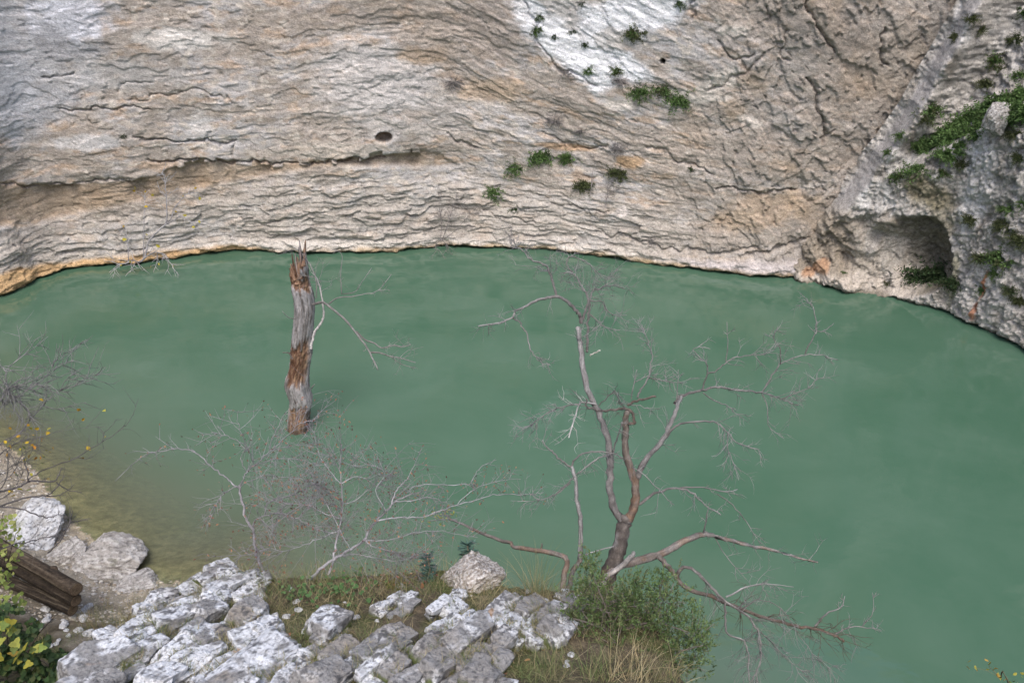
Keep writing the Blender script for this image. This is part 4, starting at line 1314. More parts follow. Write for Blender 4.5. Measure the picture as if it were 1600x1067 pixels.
tr("branch", 'A', [(456, 692), (380, 705), (320, 730), (268, 765), (215, 805)], 7.0, 6.9, 1.4, .8, 26, .22, .1, 2)
tr("branch", 'A', [(540, 700), (590, 650), (610, 640), (640, 690), (720, 700), (780, 720)], 7.0, 6.8, 1.5, .7, 16, .22, .1, 1)
tr("branch", 'A', [(600, 905), (615, 850), (635, 790), (640, 770)], 7.0, 6.8, 2.0, 1.2, 6, .2, .3, 1)
# left companion stem and its long sideways arm
tr("stem", 'B', [(462, 530), (478, 470), (504, 425), (503, 370), (506, 300), (492, 225), (488, 150), (474, 108)], 6.7, 6.9, 6.5, 4.0, 6, .2, .5, red=.15, k=10)
tr("branch", 'B', [(474, 112), (448, 96), (420, 70), (400, 52), (385, 38), (372, 18)], 6.9, 6.8, 2.6, 1.4, 4, .15, c0=GREYB)
tr("branch", 'B', [(474, 108), (485, 82), (520, 62), (565, 58), (612, 62), (650, 82), (690, 110), (760, 170), (830, 242)], 6.9, 7.0, 2.4, .8, 16, .24, .2, 1)
tr("branch", 'B', [(418, 205), (470, 155), (520, 112), (570, 78), (612, 64)], 6.8, 7.0, 1.2, 1.8, 12, .25, .0, 1)
tr("branch", 'B', [(470, 165), (420, 205), (360, 225), (285, 230)], 6.8, 6.7, 1.5, .6, 20, .2, .1, 1)
tr("branch", 'B', [(445, 545), (448, 490), (458, 440), (435, 415), (370, 400), (282, 390), (255, 368), (180, 346), (112, 316), (52, 290), (28, 258)], 6.6, 7.1, 7.5, 2.2, 7, .18, .3, c0=(0.19, .155, .135), c1=GREYB, red=.25, k=10)
tr("branch", 'B', [(368, 402), (370, 375)], 6.8, 6.8, 2.8, 1.6, c0=BROWN, c1=GREYB)
tr("branch", 'B', [(520, 415), (560, 400), (620, 385)], 6.8, 6.9, 1.8, 1.5, c0=PALE)
# low limbs over the water on the right
tr("branch", 'B', [(580, 520), (600, 490), (640, 455), (720, 430), (782, 412), (850, 375), (922, 345), (962, 347), (1060, 375), (1160, 397), (1260, 424), (1328, 440)], 6.9, 7.6, 12.0, 2.0, 14, .26, .55, 1, c0=(0.14, .11, .09), c1=PALE, red=.3, k=12)
tr("branch", 'B', [(590, 492), (640, 458), (678, 425), (692, 408)], 6.8, 6.75, 6.5, 5.5, c0=(.30, .27, .25), c1=PALE, k=10)
tr("branch", 'B', [(470, 605), (508, 565), (548, 545), (590, 510)], 6.4, 6.7, 4.5, 5.5, c0=(.33, .3, .28), c1=(.3, .27, .25), k=10)
tr("branch", 'B', [(928, 345), (940, 300), (948, 255)], 7.25, 7.1, 2.0, 1.2, 4, .15)
tr("branch", 'B', [(772, 418), (800, 445), (822, 470), (840, 492), (866, 525), (960, 560), (1060, 600), (1150, 635), (1250, 660), (1322, 672), (1388, 695), (1418, 716)], 7.0, 6.9, 6.5, 2.6, 34, .34, .45, 1, .5, c0=(.14, .122, .11), c1=BROWN, red=.2, k=10)
tr("branch", 'B', [(838, 495), (848, 468), (880, 460), (912, 478), (960, 530), (1010, 580), (1080, 622), (1112, 665), (1132, 720), (1120, 810), (1090, 860)], 7.0, 6.7, 4.8, 1.4, 40, .36, .35, 2, .8, c0=(.105, .09, .08), k=10)
tr("branch", 'B', [(1390, 690), (1430, 668), (1482, 664), (1550, 676)], 6.9, 7.0, 2.0, .7, 12, .2, .1, 1)
tr("branch", 'B', [(1482, 664), (1520, 610), (1518, 545)], 6.95, 7.0, 1.0, .5, 4, .15)
tr("branch", 'B', [(1318, 662), (1368, 612), (1408, 598), (1422, 558)], 6.9, 7.1, 2.0, 1.0, 4, .12)
tr("branch", 'B', [(1008, 580), (1008, 640), (1016, 690), (1070, 712), (1086, 760), (1090, 850)], 6.8, 6.6, 2.5, 1.5, 16, .25, .2, 1, .6)
tr("branch", 'B', [(1010, 560), (1080, 528), (1150, 515), (1245, 526)], 6.9, 7.1, 2.4, .8, 14, .2, .2, 1, c0=PALE)
tr("branch", 'B', [(1060, 602), (1120, 570), (1200, 600), (1260, 690), (1320, 770), (1345, 775)], 6.8, 6.6, 1.4, .5, 20, .3, .1, 2, .8)
tr("branch", 'B', [(1130, 680), (1180, 730), (1240, 790), (1300, 850)], 6.7, 6.5, 1.2, .5, 18, .3, .1, 1, .8)
tr("branch", 'B', [(708, 240), (760, 205), (822, 185), (885, 195), (932, 238), (992, 276)], 7.0, 7.1, 3.6, 1.3, 10, .2, .3, 1)
tr("branch", 'B', [(850, 182), (930, 180), (1010, 195), (1050, 187)], 7.05, 7.2, 1.9, 1.0, 8, .16, .3, 1)
tr("branch", 'B', [(980, 204), (1032, 242), (1082, 302), (1130, 380)], 7.15, 7.2, 1.5, .7, 8, .2, .3, 1)
tr("branch", 'B', [(968, 350), (1010, 420), (1080, 500)], 7.3, 7.1, 1.2, .7, 5, .2, .2)

# ------------------------------------------------------------------ dead trunk in the lake
DP = W(466, 672)
DY = DP[1]


def dt(px, py):
    x, y, zz = ray(px, py); t = DY / y
    return np.array([x * t, DY, CAMZ + zz * t])


dead = empty("dead_trunk", DP, "thick dead broken trunk standing alone in the green water", "tree")
spine = [(462, 720), (465, 676), (468, 640), (470, 625), (464, 600), (467, 575), (470, 553), (471, 535), (474, 505), (476, 480), (472, 455), (468, 440), (466, 425), (465, 412)]
sw = [15, 14.5, 14.5, 15, 16, 14, 15.5, 14, 14, 14, 14.5, 14, 14, 13]
sp = catmull(np.array([dt(*p) for p in spine]), 10)
sww = np.interp(np.linspace(0, 1, len(sp)), np.linspace(0, 1, len(sw)), sw)
n_, k_ = len(sp), 72
th = np.arange(k_) * 2 * np.pi / k_
H = np.linspace(0, 1, n_)[:, None] * 5.5
# theta: 0 = +X (right), -pi/2 = towards the camera
flut = 0.16 * fbm(np.cos(th)[None] * 1.1 + 0 * H + 3, np.sin(th)[None] * 1.1 + H * 0.9, 3, 899) + 0.10 * fbm(np.cos(th)[None] * 1.6 + 0 * H, np.sin(th)[None] * 1.6 + H * 0.35, 4, 901) + 0.05 * fbm(th[None] * 3.0 + 0.3 * np.sin(H), H * 0.9, 4, 902) + 0.09 * fbm(np.cos(th)[None] * 4, np.sin(th)[None] * 4 + H * 4, 5, 903) + 0.035 * RNG.uniform(-1, 1, (len(sp), k_))
frac = np.linspace(0, 1, n_)[:, None]
wf = frac + 0.075 * fbm(np.cos(th)[None] * 2.2 + 0 * H, np.sin(th)[None] * 2.2 + H * 1.3, 4, 911) + 0.02 * vnoise(th[None] * 9 + 0 * H, H * 1.2, None, 912)
def win(a, b, s=0.012): return sstep(a - s, a + s, wf) * sstep(b + s, b - s, wf)
front = np.cos(th + np.pi / 2)[None]          # 1 facing the camera
rag = 0.6 * fbm(th[None] * 2 + 0 * H, H * 2, 5, 904)
rot1 = win(0.33, 0.545) * sstep(0.05, 0.45, np.cos(th[None] + np.pi / 2 + 0.25) + rag)
rot2 = win(0.05, 0.20) * sstep(0.4, 0.75, np.cos(th + np.pi / 2 + 0.35)[None] + rag)
rot3 = win(0.80, 1.05) * sstep(0.15, 0.5, np.cos(th + np.pi / 2 + 1.0)[None] + rag)
rot4 = win(0.79, 0.90) * sstep(0.55, 0.8, np.cos(th - 0.25 + np.pi / 5)[None] + rag)
rot = np.clip(rot1 + rot2 + rot3 + rot4, 0, 1)
rr = (sww[:, None] * np.linalg.norm(sp - np.array([0, 0, CAMZ]), axis=1)[:, None] / FPX * 1.10) * (1 + flut) * (1 - 0.20 * rot + 0.16 * rot * fbm(th[None] * 7 + 0 * H, H * 5, 3, 905))
VX = sp[:, None, 0] + rr * np.cos(th)[None]
VY = sp[:, None, 1] + rr * np.sin(th)[None]
VZ = sp[:, None, 2] + 0 * rr
# broken top: splinters of different height round the rim
top = 0.30 * vnoise(np.cos(th) * 2.2 + 4, np.sin(th) * 2.2, None, 906) + 0.22 * vnoise(th * 3.2, th * 0 + 2, None, 907) + 0.10 * RNG.uniform(-1, 1, k_)
top = top + 0.16 * np.cos(th - 1.0) - 0.12 * np.cos(th + np.pi)
VZ = VZ + np.clip((frac - 0.90) / 0.10, 0, 1) * top[None]
dc = np.empty((n_, k_, 3)); dc[:] = (0.29, 0.275, 0.275)
st = fbm(th[None] * 5 + 0 * H, H * 0.8, 5, 908)
dc = mixc(dc, (0.37, 0.355, 0.36), sstep(-0.05, 0.25, st + 0.5 * fbm(th[None] * 2 + 0 * H, H * 1.5, 4, 913)))
dc = mixc(dc, (0.11, 0.10, 0.092), sstep(0.04, 0.3, -st + 0.6 * fbm(np.cos(th)[None] * 5, np.sin(th)[None] * 5 + H * 6, 4, 914)) * 0.85)
dc = mixc(dc, (0.21, 0.115, 0.068), rot * 0.9)
dc = mixc(dc, (0.10, 0.05, 0.03), rot * sstep(0.0, 0.35, fbm(th[None] * 3 + 0 * H, H * 4.5, 5, 909) + 0.25 * np.cos(th + 2.6)[None]) * 0.9)
dc = mixc(dc, (0.40, 0.27, 0.17), rot * sstep(0.1, 0.4, -fbm(th[None] * 4 + 0 * H, H * 4.0, 5, 910) + 0.2 * np.cos(th + 0.6)[None] - .05) * 0.75)
dc = mixc(dc, (0.36, 0.25, 0.16), rot2 * 0.35)
dc = mixc(dc, (0.075, 0.062, 0.052), sstep(0.115, 0.07, wf) * 0.85)
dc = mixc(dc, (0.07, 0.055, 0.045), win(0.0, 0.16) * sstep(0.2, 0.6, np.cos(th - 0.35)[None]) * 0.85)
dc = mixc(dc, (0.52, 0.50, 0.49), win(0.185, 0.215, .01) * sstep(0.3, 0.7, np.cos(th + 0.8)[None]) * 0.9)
V_ = np.stack([VX, VY, VZ], -1)
fq = grid_faces_closed(n_, k_)
# hollow inside of the broken top
inn = V_[-1] * 0.55 + sp[-1] * 0.45; inn[:, 2] -= 0.35
ctr = sp[-1] - np.array([0, 0, 0.45])
i0 = (n_ - 1) * k_; i1 = n_ * k_
jj = np.arange(k_); j2 = (jj + 1) % k_
fq = np.vstack([fq, np.stack([i0 + jj, i0 + j2, i1 + j2, i1 + jj], -1)])
ft = np.stack([i1 + jj, i1 + j2, np.full(k_, i1 + k_)], -1)
AV = np.vstack([V_.reshape(-1, 3), inn, ctr[None]])
AC = np.vstack([np.clip(dc, .02, .6).reshape(-1, 3), np.tile((0.20, 0.11, 0.065), (k_, 1)), [(0.08, .045, .03)]])
mesh_obj("trunk", AV, [fq, ft], M_DEADWOOD, dead, AC, True)
# splinters on the rim
sm = MB()
for ang, ln, wd in [(-2.0, .18, .07), (-1.2, .34, .08), (-0.6, .20, .07), (-1.7, .12, .09), (0.6, .25, .04), (1.8, .3, .05), (2.8, .22, .05)]:
    j = int((ang % (2 * np.pi)) / (2 * np.pi) * k_)
    b_ = V_[-1, j] * 0.85 + sp[-1] * 0.15
    tt = np.linspace(0, 1, 5)[:, None]
    b_ = b_ - np.array([0, 0, 0.12])
    sm.tube(b_ + tt * np.array([0.05 * math.cos(ang), 0.02, ln]), np.linspace(wd * 0.8, 0.008, 5), 5, (0.24, 0.15, 0.10), 0.15)
sm.build("splinters", M_DEADWOOD, dead, False)
dd_ = np.linalg.norm(DP - np.array([0, 0, CAMZ])) * 0.95
dl = lambda *a, **k: add_limb(dead, *a, **k)
DD = 15.3
dl("branch", 'T', [(228, 352), (255, 345), (285, 342), (330, 375), (400, 435), (450, 495), (500, 560), (535, 620), (568, 692)], DD + .1, DD - .1, 3.4, 1.6, 4, .3, .5, twr=.006)
dl("branch", 'T', [(455, 492), (500, 535), (550, 555), (590, 578), (650, 565), (700, 572), (740, 560)], DD, DD - .1, 2.0, 1.1, 8, .35, .4, 1, twr=.005)
dl("branch", 'T', [(530, 602), (580, 605), (630, 622), (680, 630), (765, 655)], DD, DD - .2, 2.0, .9, 8, .35, .4, 1, twr=.005)
dl("branch", 'T', [(640, 628), (690, 662), (764, 685)], DD, DD - .2, 1.0, .6, 3, .2, twr=.005)
dl("branch", 'T', [(218, 585), (225, 545), (240, 495), (270, 455), (285, 420), (285, 380), (278, 325), (262, 250), (235, 190), (205, 130), (165, 80), (130, 55)], DD + .1, DD + .6, 3.6, .8, 12, .5, .5, 1, twr=.006, c0=(.38, .36, .34))
dl("branch", 'T', [(246, 320), (248, 250), (235, 185), (195, 110), (190, 60)], DD + .1, DD + .5, 1.2, .6, 5, .3, twr=.005)
dl("branch", 'T', [(312, 350), (360, 318), (430, 312), (500, 298), (570, 280), (638, 196)], DD + .1, DD + .5, 1.6, .6, 6, .3, .5, twr=.005)
dl("branch", 'T', [(380, 298), (375, 240), (375, 180), (380, 90), (320, 62)], DD + .2, DD + .7, 1.2, .5, 3, .25, twr=.005)
dl("branch", 'T', [(385, 297), (450, 285), (490, 230), (535, 162)], DD + .2, DD + .6, 1.0, .5, 2, .25, twr=.005)
dl("dead_stub", 'T', [(122, 635), (105, 606), (72, 603)], DD, DD - .1, 2.2, 1.0, c0=(.12, .10, .09), c1=(.12, .1, .09))
dl("branch", 'T', [(138, 430), (100, 418), (70, 388)], DD, DD - .2, 1.0, .6)
dl("dead_stub", 'T', [(222, 790), (232, 775), (240, 768)], DD, DD - .1, 1.6, .8)

# ================================================================== SHRUBS ON THE RIM
leafm = None


def hip_leaf(mb, cols, size):
    def f(p, d):
        if RNG.uniform() < 0.42:
            leaf_quad(mb, p, d + RNG.normal(0, .6, 3), size * RNG.uniform(.6, 1.2), np.array(cols[RNG.integers(len(cols))]) * RNG.uniform(.8, 1.2))
    return f


def leaf_quad(mb, p, d, L, c, w=0.5, curl=0.25):
    d = np.asarray(d, float); d = d / (np.linalg.norm(d) + 1e-9)
    s = np.cross(d, RNG.normal(size=3)); s /= np.linalg.norm(s) + 1e-9
    n = np.cross(d, s)
    v = np.array([p, p + d * L * .35 + s * L * w * .5 + n * L * curl * .3, p + d * L * .75 + s * L * w * .35 + n * L * curl * .2, p + d * L - n * L * curl * .4,
                  p + d * L * .75 - s * L * w * .35 + n * L * curl * .2, p + d * L * .35 - s * L * w * .5 + n * L * curl * .3, p + d * L * .5 - n * L * curl * .2])
    mb.add(v, None, [(0, 1, 6), (1, 2, 6), (2, 3, 6), (3, 4, 6), (4, 5, 6), (5, 0, 6)], c)


DRY = [(0.24, 0.11, 0.075), (0.18, 0.085, 0.06), (0.31, 0.16, 0.09), (0.10, 0.06, 0.05)]


def shrub(name, foot, label, limbs, cat="shrub", dry=DRY, lsize=0.016, twr=0.0026, mat=M_DRYLEAF, c0=(.19, .18, .187), c1=(.25, .235, .243)):
    root = empty(name, foot, label, cat)
    lm = MB()
    lf = hip_leaf(lm, dry, lsize)
    for nm, fr, pts, d0, d1, r0, r1, tw, tl, gens in limbs:
        add_limb(root, nm, fr, pts, d0, d1, r0 * .95, r1 * .9, int(tw * 1.0), tl * 1.35, .15, gens, .1, c0, c1, 3, 0, twr, None, 6 if r0 < 3 else 9, lf, .13)
    if lm.v: lm.build("dry_leaves", mat, root, False)
    return root


shrub("thorn_shrub", march(405, 898), "leaning thorny shrub, farthest left on the rim, arching branch reaching out left", [
    ("stem", 'L', [(900, 1010), (872, 940), (850, 880), (830, 800), (822, 725), (795, 675), (768, 600), (748, 520), (738, 450)], 6.3, 6.5, 4.0, 2.8, 6, .2, 1),
    ("branch", 'L', [(742, 470), (690, 430), (640, 395), (580, 345), (510, 280), (445, 245), (350, 234), (250, 250), (180, 270), (100, 330), (0, 425)], 6.5, 6.8, 2.0, .7, 16, .14, 1),
    ("branch", 'L', [(742, 455), (765, 410), (782, 370), (850, 310), (920, 250), (970, 205), (1040, 140), (1100, 80), (1200, 65)], 6.5, 6.9, 2.0, .7, 22, .25, 2),
    ("branch", 'L', [(920, 245), (938, 165), (975, 95), (1000, 40), (1035, 0)], 6.7, 6.8, 1.1, .6, 8, .16, 1),
    ("branch", 'L', [(782, 370), (748, 295), (778, 215), (735, 110), (727, 50), (735, 5)], 6.5, 6.4, 1.1, .5, 10, .18, 1),
    ("branch", 'L', [(826, 318), (780, 220), (700, 172), (640, 148), (570, 135)], 6.6, 6.4, 1.1, .5, 10, .16, 1),
    ("branch", 'L', [(622, 145), (630, 90), (652, 35)], 6.45, 6.4, .8, .4, 2, .08, 0),
    ("branch", 'L', [(790, 340), (870, 320), (950, 295), (1060, 295), (1200, 330), (1300, 400)], 6.6, 6.4, 1.2, .6, 20, .25, 1),
    ("branch", 'L', [(745, 455), (800, 425), (880, 395), (1000, 400), (1100, 410), (1180, 440)], 6.5, 6.2, 1.2, .6, 22, .25, 2),
    ("branch", 'L', [(730, 460), (680, 480), (630, 515), (600, 570), (570, 620), (530, 655)], 6.5, 6.2, 1.2, .6, 14, .16, 1),
    ("branch", 'L', [(822, 700), (832, 655), (900, 630), (960, 615), (1060, 640), (1180, 700), (1300, 740)], 6.4, 6.1, 2.2, .7, 30, .28, 2),
    ("branch", 'L', [(888, 625), (910, 560), (1000, 520), (1100, 490), (1150, 455), (1190, 440)], 6.4, 6.4, 1.8, .8, 18, .25, 1),
    ("branch", 'L', [(930, 240), (1000, 225), (1100, 210), (1180, 220)], 6.7, 6.8, .9, .5, 10, .2, 1),
])
shrub("thorn_shrub", march(515, 900), "upright thorny shrub with a white lichened stem in the rim thicket", [
    ("stem", 'L', [(1270, 980), (1300, 880), (1312, 800), (1322, 740), (1345, 650), (1352, 560), (1346, 440), (1336, 330), (1348, 205)], 6.3, 6.6, 3.0, 1.0, 44, .32, 2),
    ("branch", 'L', [(1340, 440), (1290, 380), (1240, 310), (1200, 230), (1188, 150), (1200, 70)], 6.45, 6.5, 1.3, .6, 18, .2, 1),
    ("branch", 'L', [(1346, 440), (1420, 400), (1500, 410), (1580, 380), (1640, 355)], 6.5, 6.6, 1.2, .6, 20, .24, 1),
    ("branch", 'L', [(1345, 650), (1250, 620), (1150, 570), (1060, 560), (980, 570)], 6.4, 6.1, 1.2, .6, 26, .26, 2),
    ("branch", 'L', [(1330, 720), (1240, 760), (1120, 800), (1010, 840), (890, 830), (700, 890)], 6.4, 6.0, 1.3, .5, 26, .26, 2),
    ("branch", 'L', [(1350, 560), (1430, 540), (1520, 470), (1600, 440)], 6.5, 6.7, 1.1, .5, 16, .24, 1),
], c0=(.36, .35, .36), c1=(.22, .205, .212))
shrub("thorn_shrub", march(535, 905), "sprawling thorny shrub with pale stems sweeping right along the rim, tips over the lake", [
    ("stem", 'R', [(-60, 1010), (0, 950), (80, 888), (180, 830), (265, 778), (288, 725), (340, 660), (395, 605), (440, 552), (520, 510), (600, 490)], 6.2, 6.5, 4.2, 1.4, 26, .26, 2),
    ("branch", 'R', [(338, 662), (420, 646), (500, 640), (590, 645), (660, 625), (720, 600)], 6.35, 6.4, 1.9, 1.0, 18, .22, 1),
    ("branch", 'R', [(428, 565), (448, 495), (490, 440), (528, 398), (600, 240)], 6.4, 6.5, 2.0, .6, 12, .2, 1),
    ("branch", 'R', [(515, 505), (550, 462), (640, 446), (760, 446), (890, 445), (902, 428), (930, 370), (990, 325), (1050, 300)], 6.5, 6.8, 1.2, .6, 12, .1, 1),
    ("branch", 'R', [(640, 630), (720, 598), (830, 565), (920, 540), (1030, 506), (1150, 505), (1260, 506), (1330, 490)], 6.4, 6.8, 1.3, .6, 16, .12, 1),
    ("branch", 'R', [(820, 560), (900, 485), (990, 445), (1100, 420), (1195, 414)], 6.6, 6.8, 1.0, .5, 10, .1, 1),
    ("branch", 'R', [(268, 778), (330, 820), (430, 842), (490, 885)], 6.3, 6.1, 1.6, .9, 16, .22, 2),
    ("branch", 'R', [(265, 778), (400, 775), (520, 745), (660, 720), (800, 735), (940, 760)], 6.3, 6.2, 1.2, .5, 24, .2, 1),
    ("branch", 'R', [(180, 830), (120, 720), (60, 600), (0, 500), (-60, 440)], 6.25, 6.4, 1.3, .6, 22, .25, 2),
    ("branch", 'R', [(390, 600), (330, 480), (390, 380), (300, 330), (180, 340)], 6.4, 6.5, 1.1, .5, 18, .22, 1),
    ("branch", 'R', [(450, 545), (560, 540), (650, 520), (720, 545), (730, 600)], 6.4, 6.4, 1.1, .6, 16, .18, 1),
    ("branch", 'R', [(90, 885), (180, 860), (330, 880), (450, 900), (560, 880)], 6.2, 6.0, 1.2, .6, 26, .24, 2),
], c0=(.33, .32, .33), c1=(.22, .205, .212))
# the yellow leaves near the tip of the long arm
yl = MB()
st_ = MB()
for i in range(46):
    px, py = RNG.normal(0, 12), RNG.normal(0, 5)
    base_ = (680 + px, 808 + py * 1.2) if i % 3 else (703 + px * .5, 800 + py)
    p = P(base_[0], base_[1], KD * (6.9 + RNG.normal(0, .05)))
    leaf_quad(yl, p, RNG.normal(size=3), 0.02, np.array((0.30, 0.31, 0.05)) * RNG.uniform(.75, 1.25))
rt = empty("yellow_sprig", P(690, 815, 6.9 * KD), "little spray of yellow-green leaves where the shrub meets the tree's long arm", "sprig")
yl.build("leaves", M_LEAF, rt, False)
st_.tube(np.array([P(715, 812, 6.95 * KD), P(700, 810, 6.93 * KD), P(685, 812, 6.9 * KD), P(668, 814, 6.88 * KD)]), .003, 4, PALE)
st_.build("stem", M_TWIG, rt)
# ================================================================== GRASS AND PLANTS
def blade(mb, p, d, L, w, c, droop=0.6, n=4):
    """one thin tapering curved strip"""
    d = np.asarray(d, float); d = d / np.linalg.norm(d)
    pts = [np.asarray(p, float)]
    for i in range(n):
        d = d + np.array([d[0] * 0.25, d[1] * 0.25, -droop * (i + 0.3) / n]) * 0.55
        d /= np.linalg.norm(d)
        pts.append(pts[-1] + d * L / n)
    pts = np.array(pts)
    side = np.cross(d, [0, 0, 1]) + RNG.normal(0, .3, 3); side /= np.linalg.norm(side)
    ww = np.linspace(1, 0.1, n + 1)[:, None] * w * 0.5
    v = np.concatenate([pts + side * ww, pts - side * ww])
    q = [(i, i + 1, n + 2 + i, n + 1 + i) for i in range(n)]
    mb.add(v, q, None, np.asarray(c) * RNG.uniform(.75, 1.25))


STRAW = [(0.34, 0.28, 0.15), (0.28, 0.22, 0.12), (0.38, 0.33, 0.20)]
GREENG = [(0.10, 0.145, 0.045), (0.13, 0.17, 0.06), (0.085, 0.12, 0.04)]
DULL = [(0.20, 0.185, 0.085), (0.16, 0.165, 0.075), (0.24, 0.20, 0.11)]


def tuft_mb(p, n, L, spread, cols, droop=0.6, w=0.004, lean=(0, 0, 0), rad=0.04, up=1.0):
    mb = MB()
    for i in range(n):
        a = RNG.uniform(0, 2 * np.pi); s_ = RNG.uniform(0, 1) * spread
        r_ = rad * math.sqrt(RNG.uniform())
        a2 = RNG.uniform(0, 2 * np.pi)
        b = p + np.array([r_ * math.cos(a2), r_ * math.sin(a2), -0.015])
        blade(mb, b, np.array([math.cos(a) * s_, math.sin(a) * s_, up]) + np.asarray(lean), L * RNG.uniform(.5, 1.15), w * RNG.uniform(.7, 1.2), cols[RNG.integers(len(cols))], droop)
    return mb


def grass_tuft(px, py, n, L, spread, cols, label, droop=0.6, w=0.004, lean=(0, 0, 0), rad=0.05, group=None, up=1.0):
    g = march(px, py)
    o = tuft_mb(g, n, L, spread, cols, droop, w, lean, rad, up).build("grass_tuft", M_GRASS, None, False, g)
    return tag(o, label, "grass tuft", group)


grass_tuft(838, 938, 150, .34, .75, DULL + STRAW[:1] + GREENG[:1], "tall fine grey-green grass tuft between the boulder and the bare tree", .5, .0028, rad=.07)
grass_tuft(330, 892, 16, .36, .7, STRAW, "few tall straw stalks on the knobbly white crest rock", .25, .0028, rad=.10, lean=(.1, 0, .3))
grass_tuft(618, 922, 110, .17, .7, [(0.22, 0.22, 0.06), (0.26, 0.20, 0.07), (0.16, 0.19, 0.05)], "bright yellow-green grass tuft just left of the rounded boulder", .6, .003, rad=.05)
grass_tuft(415, 955, 150, .16, 1.1, STRAW[1:2] + DULL, "brown matted grass tuft below the thorny shrub's foot", 1.0, .003, rad=.09)
grass_tuft(350, 920, 90, .12, 1.1, STRAW + DULL, "straw-coloured grass tuft growing in a gap of the crest rock", .9, .003, rad=.06)
grass_tuft(440, 1000, 60, .10, 1.1, GREENG + DULL, "short green grass tuft right of the grey-brown slabs", .9, .003, rad=.06)
grass_tuft(545, 972, 100, .12, 1.1, STRAW[:2] + DULL, "dry fan of grass above the grey rock wedge in mid ledge", .9, .003, rad=.08)
grass_tuft(700, 1045, 40, .09, 1.0, DULL + GREENG, "thin grass tuft rooted in the big white rock wedge", .9, .003, rad=.05)
grass_tuft(805, 1018, 130, .16, .9, DULL + [(0.27, 0.28, 0.12)], "pale green feathery grass tuft under the white crest rock", .8, .003, rad=.07)
grass_tuft(862, 1050, 120, .15, 1.0, GREENG + DULL, "green grass tuft at the bottom edge between white rock and dry grass", .9, .003, rad=.08)
grass_tuft(985, 1062, 70, .24, .95, STRAW, "large straw-coloured grass tuft hanging in front of the juniper bush", .75, .0032, lean=(.25, .1, .1), rad=.10)
grass_tuft(1030, 1064, 60, .20, 1.1, STRAW + DULL, "dry buff grass tuft at the right foot of the juniper bush", .9, .003, lean=(.15, .1, .1), rad=.09)
grass_tuft(930, 1066, 110, .22, 1.0, STRAW[:1] + DULL + GREENG, "mixed dry and green grass tuft left of the straw tuft below the juniper", .8, .003, rad=.08)
grass_tuft(148, 985, 130, .42, .8, DULL + STRAW[1:2] + GREENG[:1], "grey-green grass tuft on the bank at the ends of the stacked logs", .7, .006, rad=.16)
for px_, py_, n_t, L_t, cl_t in [(165, 955, 80, .34, STRAW + DULL), (185, 975, 90, .36, DULL + GREENG), (205, 950, 60, .28, STRAW + DULL), (150, 1015, 90, .34, GREENG + DULL), (115, 1000, 70, .30, DULL + GREENG),
                             (60, 1005, 60, .34, DULL), (85, 1030, 80, .34, GREENG), (135, 965, 60, .30, STRAW), (30, 925, 60, .34, GREENG + DULL), (20, 1000, 60, .34, GREENG)]:
    grass_tuft(px_, py_, n_t, L_t, .9, cl_t, "wild grass tuft on rough ground between the stacked logs and the ledge", .8, .005, rad=.14, group="grass tufts on the left bank")
grass_tuft(190, 1000, 90, .13, 1.1, DULL + STRAW, "thin dry grass tuft beside the rock ridge on the left rim", .9, .003, rad=.06)
grass_tuft(120, 1040, 70, .14, 1.0, GREENG, "fresh green grass tuft at the bottom left below the rock ridge", .9, .003, rad=.05)
grass_tuft(640, 900, 90, .13, 1.0, DULL + STRAW, "brown grass tuft under the twigs left of the boulder on the rim", .9, .003, rad=.07)
grass_tuft(755, 925, 60, .08, 1.1, GREENG + DULL, "short grass tuft in front of the rounded boulder", .9, .0028, rad=.05)
grass_tuft(500, 908, 120, .15, 1.0, DULL + STRAW + GREENG, "long brown grass tuft beneath the rim thicket's pale stems", .9, .003, rad=.10)

# ground cover grass: nobody could count it
gg = MB()
cand = []
while len(cand) < 9000:
    px = RNG.uniform(190, 1090); py = RNG.uniform(880, 1075)
    cand.append(on_plane(px, py)[:2])
cand = np.array(cand)
inrock = np.zeros(len(cand), bool)
for m_ in ROCKMASKS:
    inrock |= poly_sd(cand[:, 0], cand[:, 1], m_) > 0.015
gz_, _, ge_, _ = ground_z(cand[:, 0], cand[:, 1])
dens = fbm(cand[:, 0] * 3.5, cand[:, 1] * 3.5, 3, 950)
upper_band = np.abs(cand[:, 1] - np.interp(cand[:, 0], [p_[0] for p_ in RIMXY], [p_[1] for p_ in RIMXY])) < 0.45
for i in np.where(~inrock & (ge_ > 0.0) & ((dens > -0.05) | upper_band))[0]:
    cols = GREENG + DULL if dens[i] > 0.12 else DULL + STRAW
    for j in range(2):
        blade(gg, np.array([cand[i, 0], cand[i, 1], gz_[i] - 0.008]) + RNG.normal(0, .008, 3) * np.array([1, 1, 0]), RNG.normal(0, .6, 3) * np.array([1, 1, 0]) + np.array([0, 0, 1]),
              RNG.uniform(.03, .11) * (1.7 if upper_band[i] else 1.0), .0026, cols[RNG.integers(len(cols))], .9, 3)
bpy.context.view_layer.update()
dg = bpy.context.evaluated_depsgraph_get()


def top_z(x, y):
    hit, loc, *_ = scene.ray_cast(dg, Vector((x, y, 8.2)), Vector((0, 0, -1)))
    return loc.z if hit else None


